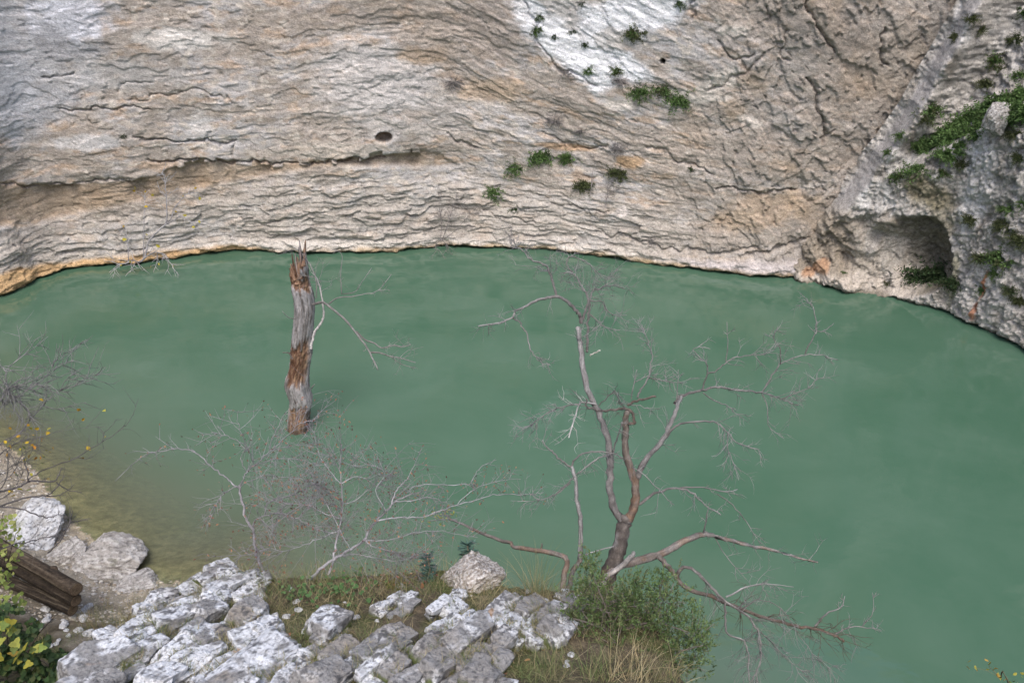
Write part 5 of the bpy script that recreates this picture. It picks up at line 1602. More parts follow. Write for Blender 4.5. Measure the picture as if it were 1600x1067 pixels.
for i in np.where(inrock & (ge_ > 0.0))[0]:
    x_, y_ = cand[i]
    z0_ = top_z(x_, y_)
    if z0_ is None or z0_ > 7.6: continue
    nb = [top_z(x_ + a_, y_ + b_) for a_, b_ in ((.035, 0), (-.035, 0), (0, .035), (0, -.035))]
    if None in nb or z0_ > np.mean(nb) - 0.004: continue
    cols = GREENG + DULL if RNG.uniform() < .6 else DULL + STRAW
    for j in range(9):
        blade(gg, np.array([x_, y_, z0_ - 0.006]) + RNG.normal(0, .012, 3) * np.array([1, 1, 0]), RNG.normal(0, .6, 3) * np.array([1, 1, 0]) + np.array([0, 0, 1]),
              RNG.uniform(.02, .075), .0026, cols[RNG.integers(len(cols))], .9, 3)
tag(gg.build("grass", M_GRASS, None, False), "short mixed green and dry grass scattered over the soil of the ledge", "grass", None, "stuff")


def round_leaf(mb, c, n, R, col, k=7, lobes=0.18):
    n = np.asarray(n, float); n /= np.linalg.norm(n)
    a = np.cross(n, RNG.normal(size=3)); a /= np.linalg.norm(a); b = np.cross(n, a)
    th = np.arange(k) * 2 * np.pi / k
    r = R * (1 + lobes * np.cos(3 * th)) * RNG.uniform(.8, 1.15)
    v = np.vstack([c - n * R * .12, c + a * (r * np.cos(th))[:, None] + b * (r * np.sin(th))[:, None]])
    mb.add(v, None, [(0, 1 + i, 1 + (i + 1) % k) for i in range(k)], np.asarray(col) * RNG.uniform(.7, 1.3))


def herb(px, py, n, spreadpx, R, label, cols, cat="plant", name="leafy_plant"):
    g0 = march(px, py)
    rt = empty(name, g0, label, cat)
    lm = MB(); stm = MB()
    for i in range(n):
        qx, qy = px + RNG.normal(0, spreadpx), py + RNG.normal(0, spreadpx * .45)
        g = march(qx, qy)
        if abs(g[2] - g0[2]) > .5: continue
        top_ = g + np.array([RNG.normal(0, .012), RNG.normal(0, .012), RNG.uniform(.02, .07)])
        round_leaf(lm, top_, np.array([RNG.normal(0, .35), RNG.normal(-.25, .35), 1.0]), R * RNG.uniform(.6, 1.2), cols[RNG.integers(len(cols))])
        stm.tube(np.array([g - [0, 0, .01], (g + top_) / 2 + RNG.normal(0, .004, 3), top_]), .0012, 3, (0.10, 0.11, 0.05), 0, False)
    lm.add(*stm.parts()); lm.build("foliage", M_LEAF, rt, False)
    return rt


HG = [(0.07, 0.145, 0.045), (0.06, 0.12, 0.04), (0.085, 0.165, 0.055)]
herb(530, 930, 80, 24, .0105, "clump of round bright green leaves in the middle of the ledge", HG)
herb(470, 935, 44, 15, .010, "small clump of round green leaves left of the larger clump", HG)
herb(445, 1035, 34, 13, .010, "green leaf rosettes in the soil beside the grey-brown slabs", [(0.08, 0.15, 0.05), (0.10, 0.17, 0.07)])
herb(300, 1020, 16, 9, .009, "tiny green sprouts in a joint of the grey-brown slabs", HG)
herb(570, 905, 36, 16, .010, "green leafy weeds on the rim below the pinkish pebbly stone", HG)
herb(770, 897, 16, 10, .010, "little green weed growing on the rounded boulder's side", HG)

LEAFC = [(0.27, 0.13, 0.06), (0.22, 0.10, 0.05), (0.32, 0.19, 0.09), (0.18, 0.09, 0.055)]
k = 0
while k < 34:
    px, py = RNG.uniform(380, 900), RNG.uniform(915, 1060)
    g = march(px, py)
    if g[2] < 5.5: continue
    m = MB()
    leaf_quad(m, g + np.array([0, 0, 0.012]), np.array([RNG.normal(), RNG.normal(), RNG.normal(0, .2)]), RNG.uniform(.025, .045), LEAFC[RNG.integers(4)], .6, .4)
    tag(m.build("fallen_leaf", M_DRYLEAF, None, False, g), "small dry brown leaf lying among the grass and rocks of the ledge", "leaf", "dry leaves lying on the ledge")
    k += 1


# spurge: bottle-brush rosettes of narrow blue-green leaves
def spurge(px0, py0, px1, py1, d, R, label, n=110):
    a = P(px0, py0, d); b = P(px1, py1, d)
    rt = empty("spurge", a, label, "plant")
    sm_ = MB(); sm_.tube(np.array([a, (a + b) / 2 + [.005, 0, 0], b]), .005, 6, (0.14, 0.13, 0.09)); sm_.build("stem", M_TWIG, rt)
    lm = MB()
    ax = (b - a) / np.linalg.norm(b - a)
    for i in range(n):
        t = RNG.uniform(.35, 1.02)
        sd = RNG.normal(size=3); sd -= ax * (sd @ ax); sd /= np.linalg.norm(sd)
        up_ = RNG.uniform(-.3, .5) + (t - .6)
        L_ = R * RNG.uniform(.7, 1.1) * (1.1 - .3 * abs(t - .7))
        leaf_quad(lm, a + (b - a) * t, sd + ax * up_, L_, np.array((0.085, 0.155, 0.125)) * RNG.uniform(.75, 1.3), .17, .2)
    lm.build("leaves", M_LEAF, rt, False)


spurge(735, 892, 730, 850, 4.62, .062, "blue-green spiky spurge plant standing on the rounded boulder")
spurge(672, 905, 668, 868, 4.60, .055, "blue-green spurge plant under the twigs left of the boulder, upper of two", 80)
spurge(664, 915, 672, 888, 4.52, .050, "low blue-green spurge plant at the foot of the other spurge left of the boulder", 70)

# ------------------------------------------------------------------ juniper bush
JG = [(0.10, 0.150, 0.050), (0.115, 0.175, 0.058), (0.075, 0.115, 0.040), (0.135, 0.19, 0.065), (0.15, 0.165, 0.075)]
jfoot = march(965, 985)
jd = float((jfoot - np.array([0, 0, CAMZ])) @ np.array([0, CP, -SP])) - 0.03
jun = empty("juniper_bush", jfoot, "bushy green juniper growing at the right end of the ledge below the bare tree", "bush")
blobs = [(922, 905, 24, 36), (905, 945, 30, 30), (945, 945, 42, 40), (985, 930, 40, 30), (1000, 965, 55, 45), (1035, 940, 38, 42), (1050, 985, 45, 45), (1085, 990, 24, 40),
         (1020, 1025, 60, 36), (960, 1000, 45, 35), (1075, 1040, 32, 30), (905, 985, 30, 26), (1035, 905, 9, 14), (1000, 910, 14, 14), (1098, 1008, 12, 22), (920, 880, 8, 14)]
jl = MB(); jt = MB()
jroot = jfoot + np.array([0, 0, -0.02])
centers = []
for bi, (bx_, by_, rx2, ry2) in enumerate(blobs):
    nspr = int(rx2 * ry2 * 0.085) + 10
    cen = P(bx_, by_, jd + RNG.normal(0, .08))
    mid = (jroot + cen) / 2 + RNG.normal(0, .04, 3)
    jt.tube(catmull([jroot, mid, cen], 5), np.linspace(.006, .002, 11), 5, (0.17, 0.145, 0.125), 0.05)
    for i in range(nspr):
        u = RNG.normal(size=3); u /= np.linalg.norm(u); u *= RNG.uniform() ** 0.45 * (1.0 + 0.45 * (RNG.uniform() < .22))
        c = P(bx_ + u[0] * rx2, by_ + u[1] * ry2, jd + u[2] * .22)
        out_ = (c - cen); out_ = out_ / (np.linalg.norm(out_) + 1e-6) * .6 + np.array([0, 0, .75]) + RNG.normal(0, .35, 3)
        out_ /= np.linalg.norm(out_)
        L = RNG.uniform(.035, .075)
        col = np.array(JG[RNG.integers(5)]) * RNG.uniform(.75, 1.25)
        if RNG.uniform() < 0.25: jt.tube(np.array([cen + (c - cen) * .4 + RNG.normal(0, .01, 3), c]), .0016, 3, (0.20, 0.17, 0.15), 0, False)
        for j in range(13):
            t = RNG.uniform(0, 1)
            sd = RNG.normal(size=3)
            leaf_quad(jl, c + out_ * L * t, out_ * .8 + sd * .6, RNG.uniform(.010, .018), col * RNG.uniform(.8, 1.25), .30, .1)
jt.build("branches", M_TWIG, jun); jl.build("foliage", M_LEAF, jun, False)
# ================================================================== LEFT BANK PLANTS
DARKB = (0.075, 0.068, 0.068)


def bank_shrub(name, foot, label, limbs, leaf=None, mat=None, lname="leaves", c0=DARKB, c1=(.10, .092, .09), twr=.003, cat="shrub"):
    root = empty(name, foot, label, cat)
    lm = MB()
    for nm, fr, pts, d0, d1, r0, r1, tw, tl, gens in limbs:
        add_limb(root, nm, fr, pts, d0, d1, r0, r1, tw, tl, .2, gens, .0, c0, c1, 2, 0, twr, None, 6, leaf(lm) if leaf else None, .22)
    if lm.v: lm.build(lname, mat or M_LEAF, root, False)
    return root


YEL = [(0.48, 0.33, 0.03), (0.42, 0.25, 0.03), (0.36, 0.33, 0.05), (0.40, 0.18, 0.03), (0.12, 0.16, 0.05)]


def sparse_leaf(cols, size, prob):
    def mk(mb):
        def f(p, d):
            if RNG.uniform() < prob:
                leaf_quad(mb, p, d + RNG.normal(0, .7, 3), size * RNG.uniform(.6, 1.2), np.array(cols[RNG.integers(len(cols))]) * RNG.uniform(.8, 1.2), .75, .3)
        return f
    return mk


bank_shrub("bare_shrub", march(-45, 760), "grey bare shrub at the left edge, its fine twigs over the water", [
    ("stem", 'E', [(-260, 1250), (-120, 1060), (-40, 960), (60, 905), (180, 820), (250, 720), (330, 640), (360, 610)], 9.6, 9.8, 2.0, 1.2, 10, .5, 1),
    ("branch", 'E', [(360, 608), (420, 625), (470, 636), (540, 622), (640, 595), (720, 580)], 9.8, 10, 1.1, .5, 6, .4, 0),
    ("branch", 'E', [(330, 640), (400, 560), (450, 505), (510, 480), (600, 450), (690, 395), (820, 345)], 9.8, 10.1, 1.2, .5, 14, .45, 1),
    ("branch", 'E', [(505, 475), (545, 400), (600, 350), (680, 300)], 9.9, 10, .9, .5, 6, .4, 1),
    ("branch", 'E', [(-120, 400), (0, 450), (60, 500), (120, 540), (180, 590), (240, 650), (247, 720)], 9.6, 9.6, 1.9, 1.2, 18, .5, 1),
    ("branch", 'E', [(90, 515), (150, 530), (230, 470), (300, 430), (400, 350), (430, 300), (460, 240), (510, 190), (600, 130), (735, 62)], 9.6, 10.1, 1.3, .5, 16, .5, 1),
    ("branch", 'E', [(420, 345), (470, 300), (540, 265), (620, 222)], 9.9, 10, .8, .4, 8, .4, 1),
    ("branch", 'E', [(-60, 220), (0, 270), (45, 320), (50, 380), (60, 450), (90, 500)], 9.6, 9.6, 1.5, 1.2, 14, .45, 1),
    ("branch", 'E', [(45, 320), (90, 270), (170, 205), (280, 130), (400, 30)], 9.6, 10, 1.1, .5, 8, .5, 1),
    ("branch", 'E', [(-120, 330), (0, 380), (55, 440), (75, 490), (130, 470), (210, 462), (290, 480), (350, 440), (420, 450)], 9.6, 9.8, 1.3, .6, 16, .45, 1),
    ("branch", 'E', [(-100, 700), (-20, 640), (60, 570), (95, 520)], 9.6, 9.6, 1.5, 1.0, 16, .45, 2),
    ("branch", 'E', [(-80, 620), (0, 560), (40, 480), (100, 440), (140, 450)], 9.5, 9.6, 1.2, .6, 18, .45, 2),
], c0=(.14, .135, .135), c1=(.19, .185, .185), twr=.0045)
bank_shrub("yellow_leaf_shrub", march(-60, 860), "thin dark shrub at the left edge with a few yellow leaves over the gravel", [
    ("stem", 'D', [(-260, 900), (-100, 780), (0, 700), (50, 600), (60, 450), (45, 400), (0, 440)], 9.2, 9.4, 1.7, .8, 8, .4, 1),
    ("branch", 'D', [(-120, 560), (0, 435), (60, 385), (150, 335), (240, 320), (450, 262), (600, 238), (800, 225)], 9.2, 9.6, 1.2, .4, 16, .4, 1),
    ("branch", 'D', [(-100, 650), (0, 585), (100, 520), (180, 490), (250, 478)], 9.2, 9.4, 1.1, .5, 18, .35, 1),
    ("branch", 'D', [(-80, 700), (20, 640), (110, 560), (150, 470), (200, 400), (280, 370)], 9.2, 9.4, 1.1, .5, 18, .35, 1),
    ("branch", 'D', [(-60, 420), (20, 340), (110, 290), (170, 200), (230, 150)], 9.2, 9.4, 1.1, .5, 10, .35, 1),
    ("branch", 'D', [(-60, 800), (60, 740), (140, 640), (180, 560)], 9.2, 9.3, 1.1, .5, 16, .3, 1),
], sparse_leaf(YEL, .060, .16), twr=.003, c0=(.09, .085, .085), c1=(.13, .125, .12))
bank_shrub("dark_branch_shrub", march(-80, 960), "dark forked bare branches reaching in from the left edge above the gravel", [
    ("branch", 'D', [(-300, 800), (-120, 750), (0, 718), (130, 682), (212, 640), (206, 560), (190, 500), (180, 458)], 7.4, 7.4, 3.2, 1.0, 5, .2, 0),
    ("branch", 'D', [(205, 645), (280, 638), (350, 642), (425, 632), (445, 590), (470, 535)], 7.4, 7.5, 2.4, 1.0, 8, .2, 1),
    ("branch", 'D', [(428, 645), (470, 680), (530, 710), (620, 722)], 7.5, 7.5, 1.6, .8, 5, .18, 0),
    ("branch", 'D', [(-300, 920), (-120, 860), (0, 830), (110, 792), (230, 760), (345, 748), (400, 715), (450, 660), (490, 598)], 7.3, 7.4, 2.6, 1.0, 6, .2, 0),
    ("branch", 'D', [(350, 748), (420, 752), (480, 728), (525, 700), (560, 668)], 7.4, 7.4, 1.4, .7, 5, .15, 0),
    ("branch", 'D', [(215, 625), (300, 575), (440, 512), (580, 458), (700, 390), (775, 340), (850, 292), (940, 230), (1010, 130), (1050, 15)], 7.5, 8.2, 1.4, .5, 8, .25, 0),
    ("branch", 'D', [(775, 338), (790, 275), (830, 235), (890, 165)], 7.9, 8.0, .8, .4, 2, .15, 0),
    ("branch", 'D', [(588, 460), (655, 470), (730, 432), (800, 380)], 7.7, 7.8, .8, .4, 3, .15, 0),
    ("branch", 'D', [(0, 832), (150, 850), (300, 902), (370, 915), (425, 900), (448, 870)], 7.3, 7.2, 1.8, .8, 8, .18, 0),
    ("branch", 'D', [(360, 1180), (440, 1110), (480, 1050), (530, 955), (545, 890), (552, 858)], 6.8, 6.9, 1.8, .8, 8, .2, 0),
    ("branch", 'D', [(528, 955), (600, 935), (680, 920)], 6.9, 6.9, 1.3, .7, 3, .12, 0),
    ("branch", 'D', [(-60, 1180), (100, 1120), (250, 1090), (360, 1060), (430, 1050), (500, 1085)], 6.8, 6.8, 1.6, .7, 12, .3, 1),
], None, twr=.0028)


def leaf_mass(name, foot, label, pxpoly, d, n, R, cols, cat="bush", lobes=.18, spread_d=.35, stems=10, mat=None, kk=7):
    root = empty(name, foot, label, cat)
    poly = np.array(pxpoly, float)
    lm = MB(); stm = MB()
    c_ = poly.mean(0)
    m = 0
    while m < n:
        q = RNG.uniform(poly.min(0), poly.max(0))
        if poly_sd(np.array([q[0]]), np.array([q[1]]), poly)[0] < -4 * RNG.uniform(): continue
        if fbm(np.array([q[0] * .045]), np.array([q[1] * .045]), 2, 77)[0] < -0.16: continue
        p = P(q[0], q[1], d + RNG.uniform(-1, 1) * spread_d)
        round_leaf(lm, p, np.array([RNG.normal(0, .6), RNG.normal(-.5, .6), .9]), R * RNG.uniform(.6, 1.25), cols[RNG.integers(len(cols))], kk, lobes)
        m += 1
    f_ = np.asarray(foot, float)
    for i in range(stems):
        q = RNG.uniform(poly.min(0), poly.max(0))
        e = P(q[0], q[1], d + RNG.uniform(-1, 1) * spread_d)
        mid = (f_ + e) / 2 + RNG.normal(0, .1, 3)
        stm.tube(catmull([f_, mid, e], 5), np.linspace(.008, .002, 11), 4, (0.09, 0.075, 0.06))
    for v_, q_, t_, c_ in [stm.parts()]: lm.add(v_, q_, t_, c_)
    lm.build("foliage", mat or M_LEAF, root, False)
    return root


leaf_mass("ivy_bush", march(30, 1050), "dark green leafy undergrowth in the bottom left corner", [(-30, 1090), (-30, 955), (20, 945), (60, 975), (85, 1010), (118, 1030), (110, 1090)], 6.3, 2400, .019,
          [(0.045, 0.085, 0.030), (0.035, 0.065, 0.025), (0.06, 0.105, 0.035), (0.07, 0.09, 0.03)])
leaf_mass("pale_leaf_bush", march(-30, 930), "pale yellow-green small round leaves at the left edge above the logs", [(-30, 960), (-30, 800), (20, 800), (40, 850), (30, 870), (30, 890), (10, 900), (42, 940), (30, 960)], 6.9, 260, .020,
          [(0.20, 0.24, 0.06), (0.26, 0.28, 0.09), (0.15, 0.20, 0.05)], spread_d=.25)
leaf_mass("maple_sprig", march(-10, 1060), "cluster of large yellow lobed leaves in the bottom left corner", [(-25, 1040), (-25, 975), (10, 970), (35, 1000), (70, 1010), (60, 1045), (20, 1035)], 5.7, 30, .031,
          [(0.34, 0.31, 0.05), (0.28, 0.29, 0.06), (0.32, 0.22, 0.04), (0.18, 0.24, 0.06)], "sprig", .34, .2, 6, None, 12)
# ------------------------------------------------------------------ two small bare shrubs at the cliff foot, a sprig at the lower right
q, n_ = cliff_at(225, 398)
C0 = float((q - np.array([0, 0, CAMZ])) @ np.array([0, CP, -SP])) - 0.55
root = bank_shrub("cliff_shrub", q, "bare grey little tree with few yellow leaves at the cliff foot, far left", [
    ("stem", 'C', [(360, 940), (410, 900), (440, 800), (450, 745), (500, 680), (560, 620), (625, 565)], C0, C0, 2.4, 1.9, 6, .5, 0),
    ("branch", 'C', [(625, 565), (632, 480), (630, 380), (624, 270), (615, 180), (608, 100), (575, 60)], C0, C0 - .1, 1.7, .6, 12, .5, 1),
    ("branch", 'C', [(628, 565), (680, 500), (700, 420), (760, 345), (810, 285), (870, 262), (945, 258)], C0, C0 - .1, 1.5, .6, 10, .4, 1),
    ("branch", 'C', [(630, 568), (700, 530), (760, 492), (810, 500), (850, 540), (890, 570)], C0, C0 - .1, 1.3, .6, 8, .4, 1),
    ("branch", 'C', [(625, 300), (580, 260), (550, 200), (540, 150)], C0, C0, .8, .4, 3, .3, 0),
    ("branch", 'C', [(630, 285), (690, 250), (750, 195)], C0, C0, .8, .4, 3, .3, 0),
    ("stem", 'C', [(400, 905), (405, 800), (402, 700), (408, 560), (412, 420), (412, 330), (418, 250)], C0, C0, 1.3, .5, 10, .4, 1),
    ("stem", 'C', [(255, 935), (255, 860), (245, 740), (235, 650), (228, 540)], C0, C0, 1.3, .5, 8, .4, 1),
    ("branch", 'C', [(360, 940), (300, 925), (240, 950), (160, 965), (70, 1040)], C0, C0 - .5, 1.5, .6, 10, .5, 1),
    ("branch", 'C', [(330, 935), (300, 985), (275, 1035)], C0, C0 - .4, 1.0, .5, 4, .3, 0),
    ("branch", 'C', [(340, 945), (390, 990), (430, 1030)], C0, C0 - .4, 1.0, .5, 3, .3, 0),
    ("branch", 'C', [(380, 935), (440, 880), (510, 845), (600, 860), (640, 920), (690, 975)], C0, C0 - .5, 1.8, .6, 12, .5, 1),
    ("branch", 'C', [(540, 850), (535, 940), (500, 1035)], C0 - .2, C0 - .5, 1.0, .5, 5, .3, 0),
    ("branch", 'C', [(105, 910), (60, 860), (10, 820)], C0, C0, .9, .5, 3, .3, 0),
], sparse_leaf([(0.42, 0.30, 0.03), (0.38, 0.33, 0.05)], .13, .07), c0=(.20, .19, .195), c1=(.36, .35, .36), twr=.010)
q, n_ = cliff_at(692, 372)
C1 = float((q - np.array([0, 0, CAMZ])) @ np.array([0, CP, -SP])) - 0.45
bank_shrub("cliff_shrub", q, "tangle of bare grey twigs at the cliff foot right of the dead trunk", [
    ("stem", 'P', [(690, 378), (698, 355), (706, 330), (715, 300), (722, 275)], C1, C1 + .1, 1.1, .4, 22, .7, 2),
    ("stem", 'P', [(688, 378), (690, 350), (686, 325), (690, 300)], C1, C1 + .1, 1.0, .4, 16, .6, 1),
    ("branch", 'P', [(692, 375), (712, 360), (730, 340), (745, 325)], C1, C1 + .1, 1.0, .4, 12, .5, 1),
    ("branch", 'P', [(690, 374), (680, 384), (684, 392)], C1, C1 - .4, 1.0, .5, 8, .4, 1),
    ("branch", 'P', [(692, 376), (700, 386), (695, 394)], C1, C1 - .4, 1.0, .5, 8, .4, 1),
], None, c0=(.15, .135, .13), c1=(.19, .175, .17), twr=.007)
q, n_ = cliff_at(935, 300)
C2 = float((q - np.array([0, 0, CAMZ])) @ np.array([0, CP, -SP])) - 0.35
bank_shrub("cliff_shrub", q, "wispy bare grey twigs growing on the cliff ledge above the tall bare tree's top", [
    ("stem", 'P', [(920, 318), (924, 295), (926, 270), (934, 245), (940, 230)], C2, C2, .8, .3, 8, .4, 1),
    ("stem", 'P', [(945, 325), (950, 300), (948, 285)], C2, C2, .9, .4, 16, .4, 2),
    ("branch", 'P', [(940, 318), (958, 300), (972, 292)], C2, C2, .7, .3, 10, .4, 1),
], None, c0=(.17, .155, .15), c1=(.2, .185, .18), twr=.006)
e = march(1640, 1300)
root = empty("leafy_sprig", e, "tip of a small yellow-green leafy sprig at the bottom right edge", "sprig")
m = MB()
tip = [P(1585, 1090, 3.6), P(1562, 1058, 3.65), P(1545, 1040, 3.7), P(1522, 1042, 3.72), P(1596, 1060, 3.6)]
m.tube(catmull([e, (e + tip[0]) / 2 + [0, 0, .15], tip[0], tip[1], tip[2]], 5), np.linspace(.006, .0012, 21), 5, (0.14, 0.13, 0.08))
m.tube(catmull([tip[1], (tip[1] + tip[3]) / 2 + [0, 0, .01], tip[3]], 4), .001, 3, (0.16, 0.15, 0.08))
m.build("stem", M_TWIG, root)
m = MB()
for i in range(26):
    b_ = tip[RNG.integers(1, 5)]
    leaf_quad(m, b_ + RNG.normal(0, .022, 3), RNG.normal(size=3), .022, np.array([(0.36, 0.33, 0.06), (0.14, 0.20, 0.06), (0.45, 0.28, 0.06)][RNG.integers(3)]), .6)
m.build("leaves", M_LEAF, root, False)

# ================================================================== PLANTS ON THE ROCK WALLS
FERN = [(0.095, 0.165, 0.05), (0.115, 0.195, 0.06), (0.075, 0.13, 0.04), (0.13, 0.21, 0.07)]
OLIVE = [(0.085, 0.105, 0.04), (0.10, 0.115, 0.05), (0.07, 0.085, 0.035)]
GREYT = [(0.20, 0.185, 0.18), (0.16, 0.15, 0.15), (0.24, 0.22, 0.21)]
DGREEN = [(0.035, 0.065, 0.025), (0.045, 0.08, 0.03), (0.03, 0.05, 0.02)]


def wall_tuft(at, px, py, size, cols, label, name="wall_plant", cat="plant", group=None, frond=False, dense=1.0):
    p, n = at(px, py)
    d = float((p - np.array([0, 0, CAMZ])) @ np.array([0, CP, -SP]))
    R = size * 0.62 * d / FPX
    mb = MB()
    p = p - n * 0.03 - np.array([0, 0, R * 0.2])
    N_ = int((26 + size * 1.6) * dense)
    tang = np.array([-n[1], n[0], 0])
    for i in range(N_):
        dr = n * abs(RNG.normal(0.45, .35)) + tang * RNG.normal(0, .65) + np.array([0, 0, RNG.normal(.55, .5)])
        dr /= np.linalg.norm(dr)
        L = R * RNG.uniform(.45, 1.15)
        b = p + tang * RNG.normal(0, R * .3) + np.array([0, 0, RNG.normal(0, R * .15)])
        col = np.array(cols[RNG.integers(len(cols))]) * RNG.uniform(.75, 1.3)
        # a curved stem carrying small leaflets on both sides
        k_ = 6 if frond else 5
        q_ = b
        dd = dr.copy()
        gp = [p]
        for j in range(k_):
            dd = dd + np.array([0, 0, -.16]); dd /= np.linalg.norm(dd)
            q2 = q_ + dd * L / k_
            gp.append(q2)
            if cols is not GREYT:
                s_ = np.cross(dd, n + RNG.normal(0, .4, 3)); s_ /= np.linalg.norm(s_) + 1e-9
                w_ = R * (.30 if frond else .22) * (1 - .7 * j / k_) * RNG.uniform(.7, 1.2)
                for sg in (1, -1):
                    leaf_quad(mb, q2, s_ * sg + dd * .7, max(w_, .022), col * RNG.uniform(.8, 1.2), .55, .2)
            q_ = q2
        mb.tube(np.array(gp), .006 if cols is GREYT else .003, 3, col if cols is GREYT else (.08, .085, .04), 0, False)
    return tag(mb.build(name, M_TWIG if cols is GREYT else M_LEAF, None, False, p), label, cat, group)


CT = [(845, 243, 34, FERN, "bright green tuft on the cliff, largest of the pair under the orange bedding line"),
      (886, 245, 26, FERN, "flat green tuft on the cliff just right of the largest one"),
      (803, 263, 28, FERN, "green tuft on the cliff, upper left of the three above the waterline"),
      (773, 300, 28, FERN, "round green tuft low on the cliff above the bare grey twig tangle"),
      (804, 328, 15, DGREEN + FERN[:1], "small dark green tuft lowest on the middle of the cliff"),
      (968, 270, 32, OLIVE, "dull olive tuft on the cliff beside a brown hollow"),
      (912, 290, 30, OLIVE, "brownish olive tuft on the cliff with bare twigs beside it"),
      (1000, 144, 32, FERN, "green cushion plant on the cliff, left end of the row below the white streak"),
      (1036, 140, 28, OLIVE + FERN, "greyish green cushion plant in the middle of the row below the white streak"),
      (1060, 155, 36, FERN, "larger green cushion plant at the right end of the row below the white streak"),
      (990, 52, 30, OLIVE + FERN[:1], "green plant on the right part of the white streak"),
      (842, 28, 13, DGREEN + FERN, "tiny green plant at the upper left edge of the white streak"),
      (838, 47, 20, DGREEN + FERN, "small dark green plant at the left edge of the white streak, below a tinier one"),
      (920, 110, 18, FERN, "small green plant at the bottom tip of the white streak"),
      (964, 110, 20, OLIVE + FERN, "thin green plant right of the white streak's bottom tip"),
      (893, 50, 11, DGREEN, "tiny dark plant inside the white streak, upper one"),
      (914, 70, 11, DGREEN, "tiny dark plant inside the white streak, lower one"),
      (865, 57, 9, DGREEN, "speck of green near the left edge inside the white streak"),
      (1062, 5, 16, DGREEN + FERN, "green plant at the top edge of the picture right of the white streak"),
      (909, 5, 11, DGREEN, "little green plant at the top edge of the white streak"),
      (1078, 263, 9, DGREEN, "tiny dark plant in a crack of the cliff right of centre"),
      (191, 213, 9, DGREEN, "tiny green plant in a long crack of the cliff at upper left"),
      (708, 128, 30, GREYT, "patch of dry grey twigs high on the middle of the cliff"),
      (866, 189, 26, GREYT, "dry grey cushion on the cliff, left of two below the white streak"),
      (905, 206, 18, GREYT, "dry grey cushion on the cliff, right of two below the white streak"),
      (884, 115, 22, GREYT, "dry grey cushion at the left foot of the white streak"),
      (968, 126, 22, GREYT, "dry grey cushion under the thin green plant by the white streak"),
      (965, 232, 26, GREYT, "dry grey wisps on the cliff above the brown hollow"),
      (1020, 405 - 30, 12, GREYT, "dry grey wisp just above the waterline in the middle of the far shore")]
for px, py, sz, cl, lab in CT:
    wall_tuft(cliff_at, px, py, sz, cl, lab)
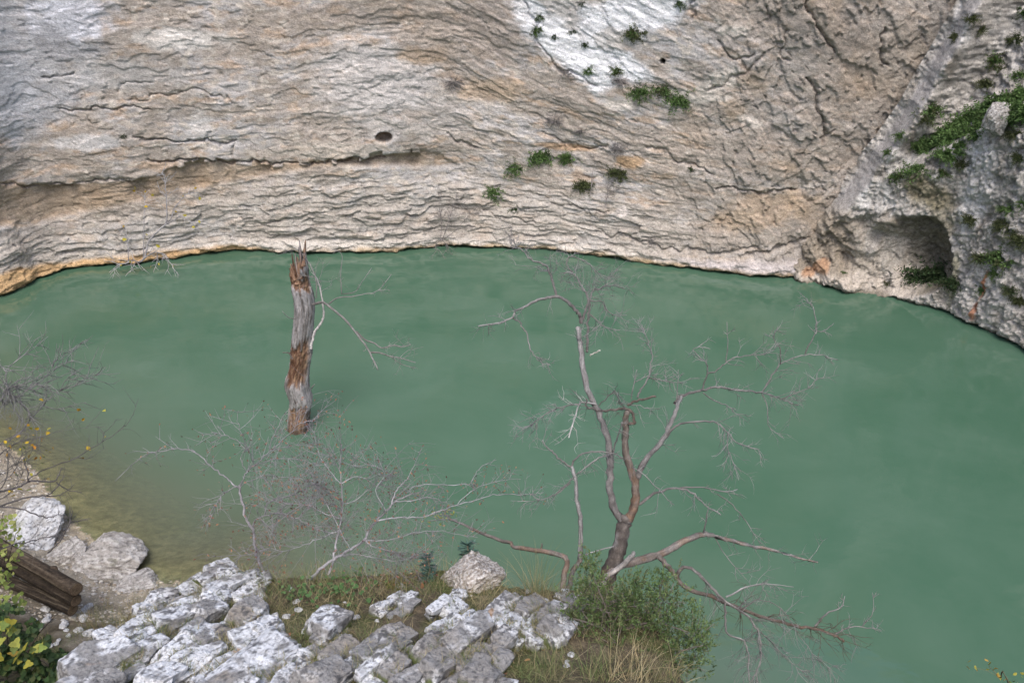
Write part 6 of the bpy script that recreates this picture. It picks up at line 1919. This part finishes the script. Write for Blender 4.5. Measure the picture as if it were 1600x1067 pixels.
BT = [(1455, 172, 36, OLIVE + FERN, "olive plant on the buttress beside the inclined smooth slab, upper one"),
      (1408, 210, 22, FERN, "green tuft at the edge of the smooth slab"),
      (1388, 238, 18, FERN, "small green tuft below another at the edge of the smooth slab"),
      (1438, 222, 34, FERN, "green plant at the left end of the ferny ledge"),
      (1430, 264, 36, FERN, "green plant under the ferny ledge above the cave"),
      (1402, 276, 26, OLIVE + FERN, "olive plant under the ferny ledge, left of the green one"),
      (1445, 185, 20, OLIVE, "dull plant on the pebbly rock left of the ferns"),
      (1595, 118, 26, FERN, "bright fern at the right edge above the ferny ledge"),
      (1550, 92, 32, FERN + OLIVE, "green plant high on the buttress at upper right"),
      (1562, 108, 20, OLIVE, "olive plant just below the high green plant at upper right"),
      (1518, 28, 20, OLIVE, "olive tuft near the top of the smooth slab"),
      (1492, 57, 20, OLIVE, "olive tuft on the smooth slab, lower of two"),
      (1532, 48, 18, OLIVE, "olive tuft on pebbly rock right of the slab near the top"),
      (1598, 20, 24, DGREEN + FERN, "green plant in the top right corner"),
      (1576, 326, 28, FERN, "green plant hanging on the right wall beside the white band"),
      (1598, 318, 22, FERN, "green plant on the right wall at the very edge"),
      (1565, 352, 28, OLIVE, "olive plant on the right wall below the hanging green one"),
      (1560, 402, 40, OLIVE + FERN, "leafy green bush on the right wall above the rusty streak"),
      (1556, 428, 24, FERN, "green plant just below the leafy bush above the rusty streak"),
      (1533, 452, 18, FERN, "small green plant left of the rusty streak"),
      (1438, 434, 50, DGREEN, "dark green plants on the cave floor, left clump"),
      (1468, 428, 54, DGREEN, "dark green plants on the cave floor, middle clump"),
      (1488, 440, 34, DGREEN, "dark green plants on the cave floor by the right wall"),
      (1382, 442, 14, OLIVE, "small olive tuft at the waterline below the cave"),
      (1318, 425, 9, FERN, "tiny green tuft on the pale rock near the orange stain"),
      (1515, 340, 24, OLIVE, "olive growth on the cave arch's right shoulder"),
      (1590, 470, 24, OLIVE, "olive plant on the right wall near the frame edge above the water"),
      (1585, 210, 26, OLIVE, "brownish olive plant beside the white block on the ledge")]
BT += [(1500, 255, 24, OLIVE, "olive plant under the ferny ledge, just left of the pale block-shaped face"),
       (1472, 268, 22, OLIVE + FERN, "green plant on the olive-stained rock above the cave's right half"),
       (1590, 245, 22, DGREEN + OLIVE, "dark plant at the right edge below the ferny ledge"),
       (1592, 372, 30, OLIVE, "olive scrub at the right edge level with the leafy bush above it"),
       (1530, 400, 24, OLIVE, "dull green scrub on the right wall, left of the leafy bush"),
       (1578, 452, 24, OLIVE + DGREEN, "dull scrub right of the rusty streak on the right wall"),
       (1540, 130, 26, OLIVE, "dull plant on the pebbly rock between the high plants and the ferns"),
       (1585, 60, 26, OLIVE + DGREEN, "dull scrub on the pebbly rock below the top right corner")]
for px, py, sz, cl, lab in BT:
    wall_tuft(butt_at, px, py, sz, cl, lab)
for px, py, sz in [(1462, 226, 38), (1478, 208, 36), (1492, 214, 40), (1506, 196, 40), (1520, 206, 34), (1524, 184, 40), (1542, 176, 40), (1560, 166, 44), (1578, 160, 46), (1598, 152, 46), (1590, 172, 40), (1478, 240, 30), (1500, 228, 30), (1572, 184, 34), (1535, 196, 30)]:
    wall_tuft(butt_at, px, py, sz, FERN, "bright green fern in the thick band along the sloping buttress ledge", "fern", "fern", "ferns along the buttress ledge", True, .9)
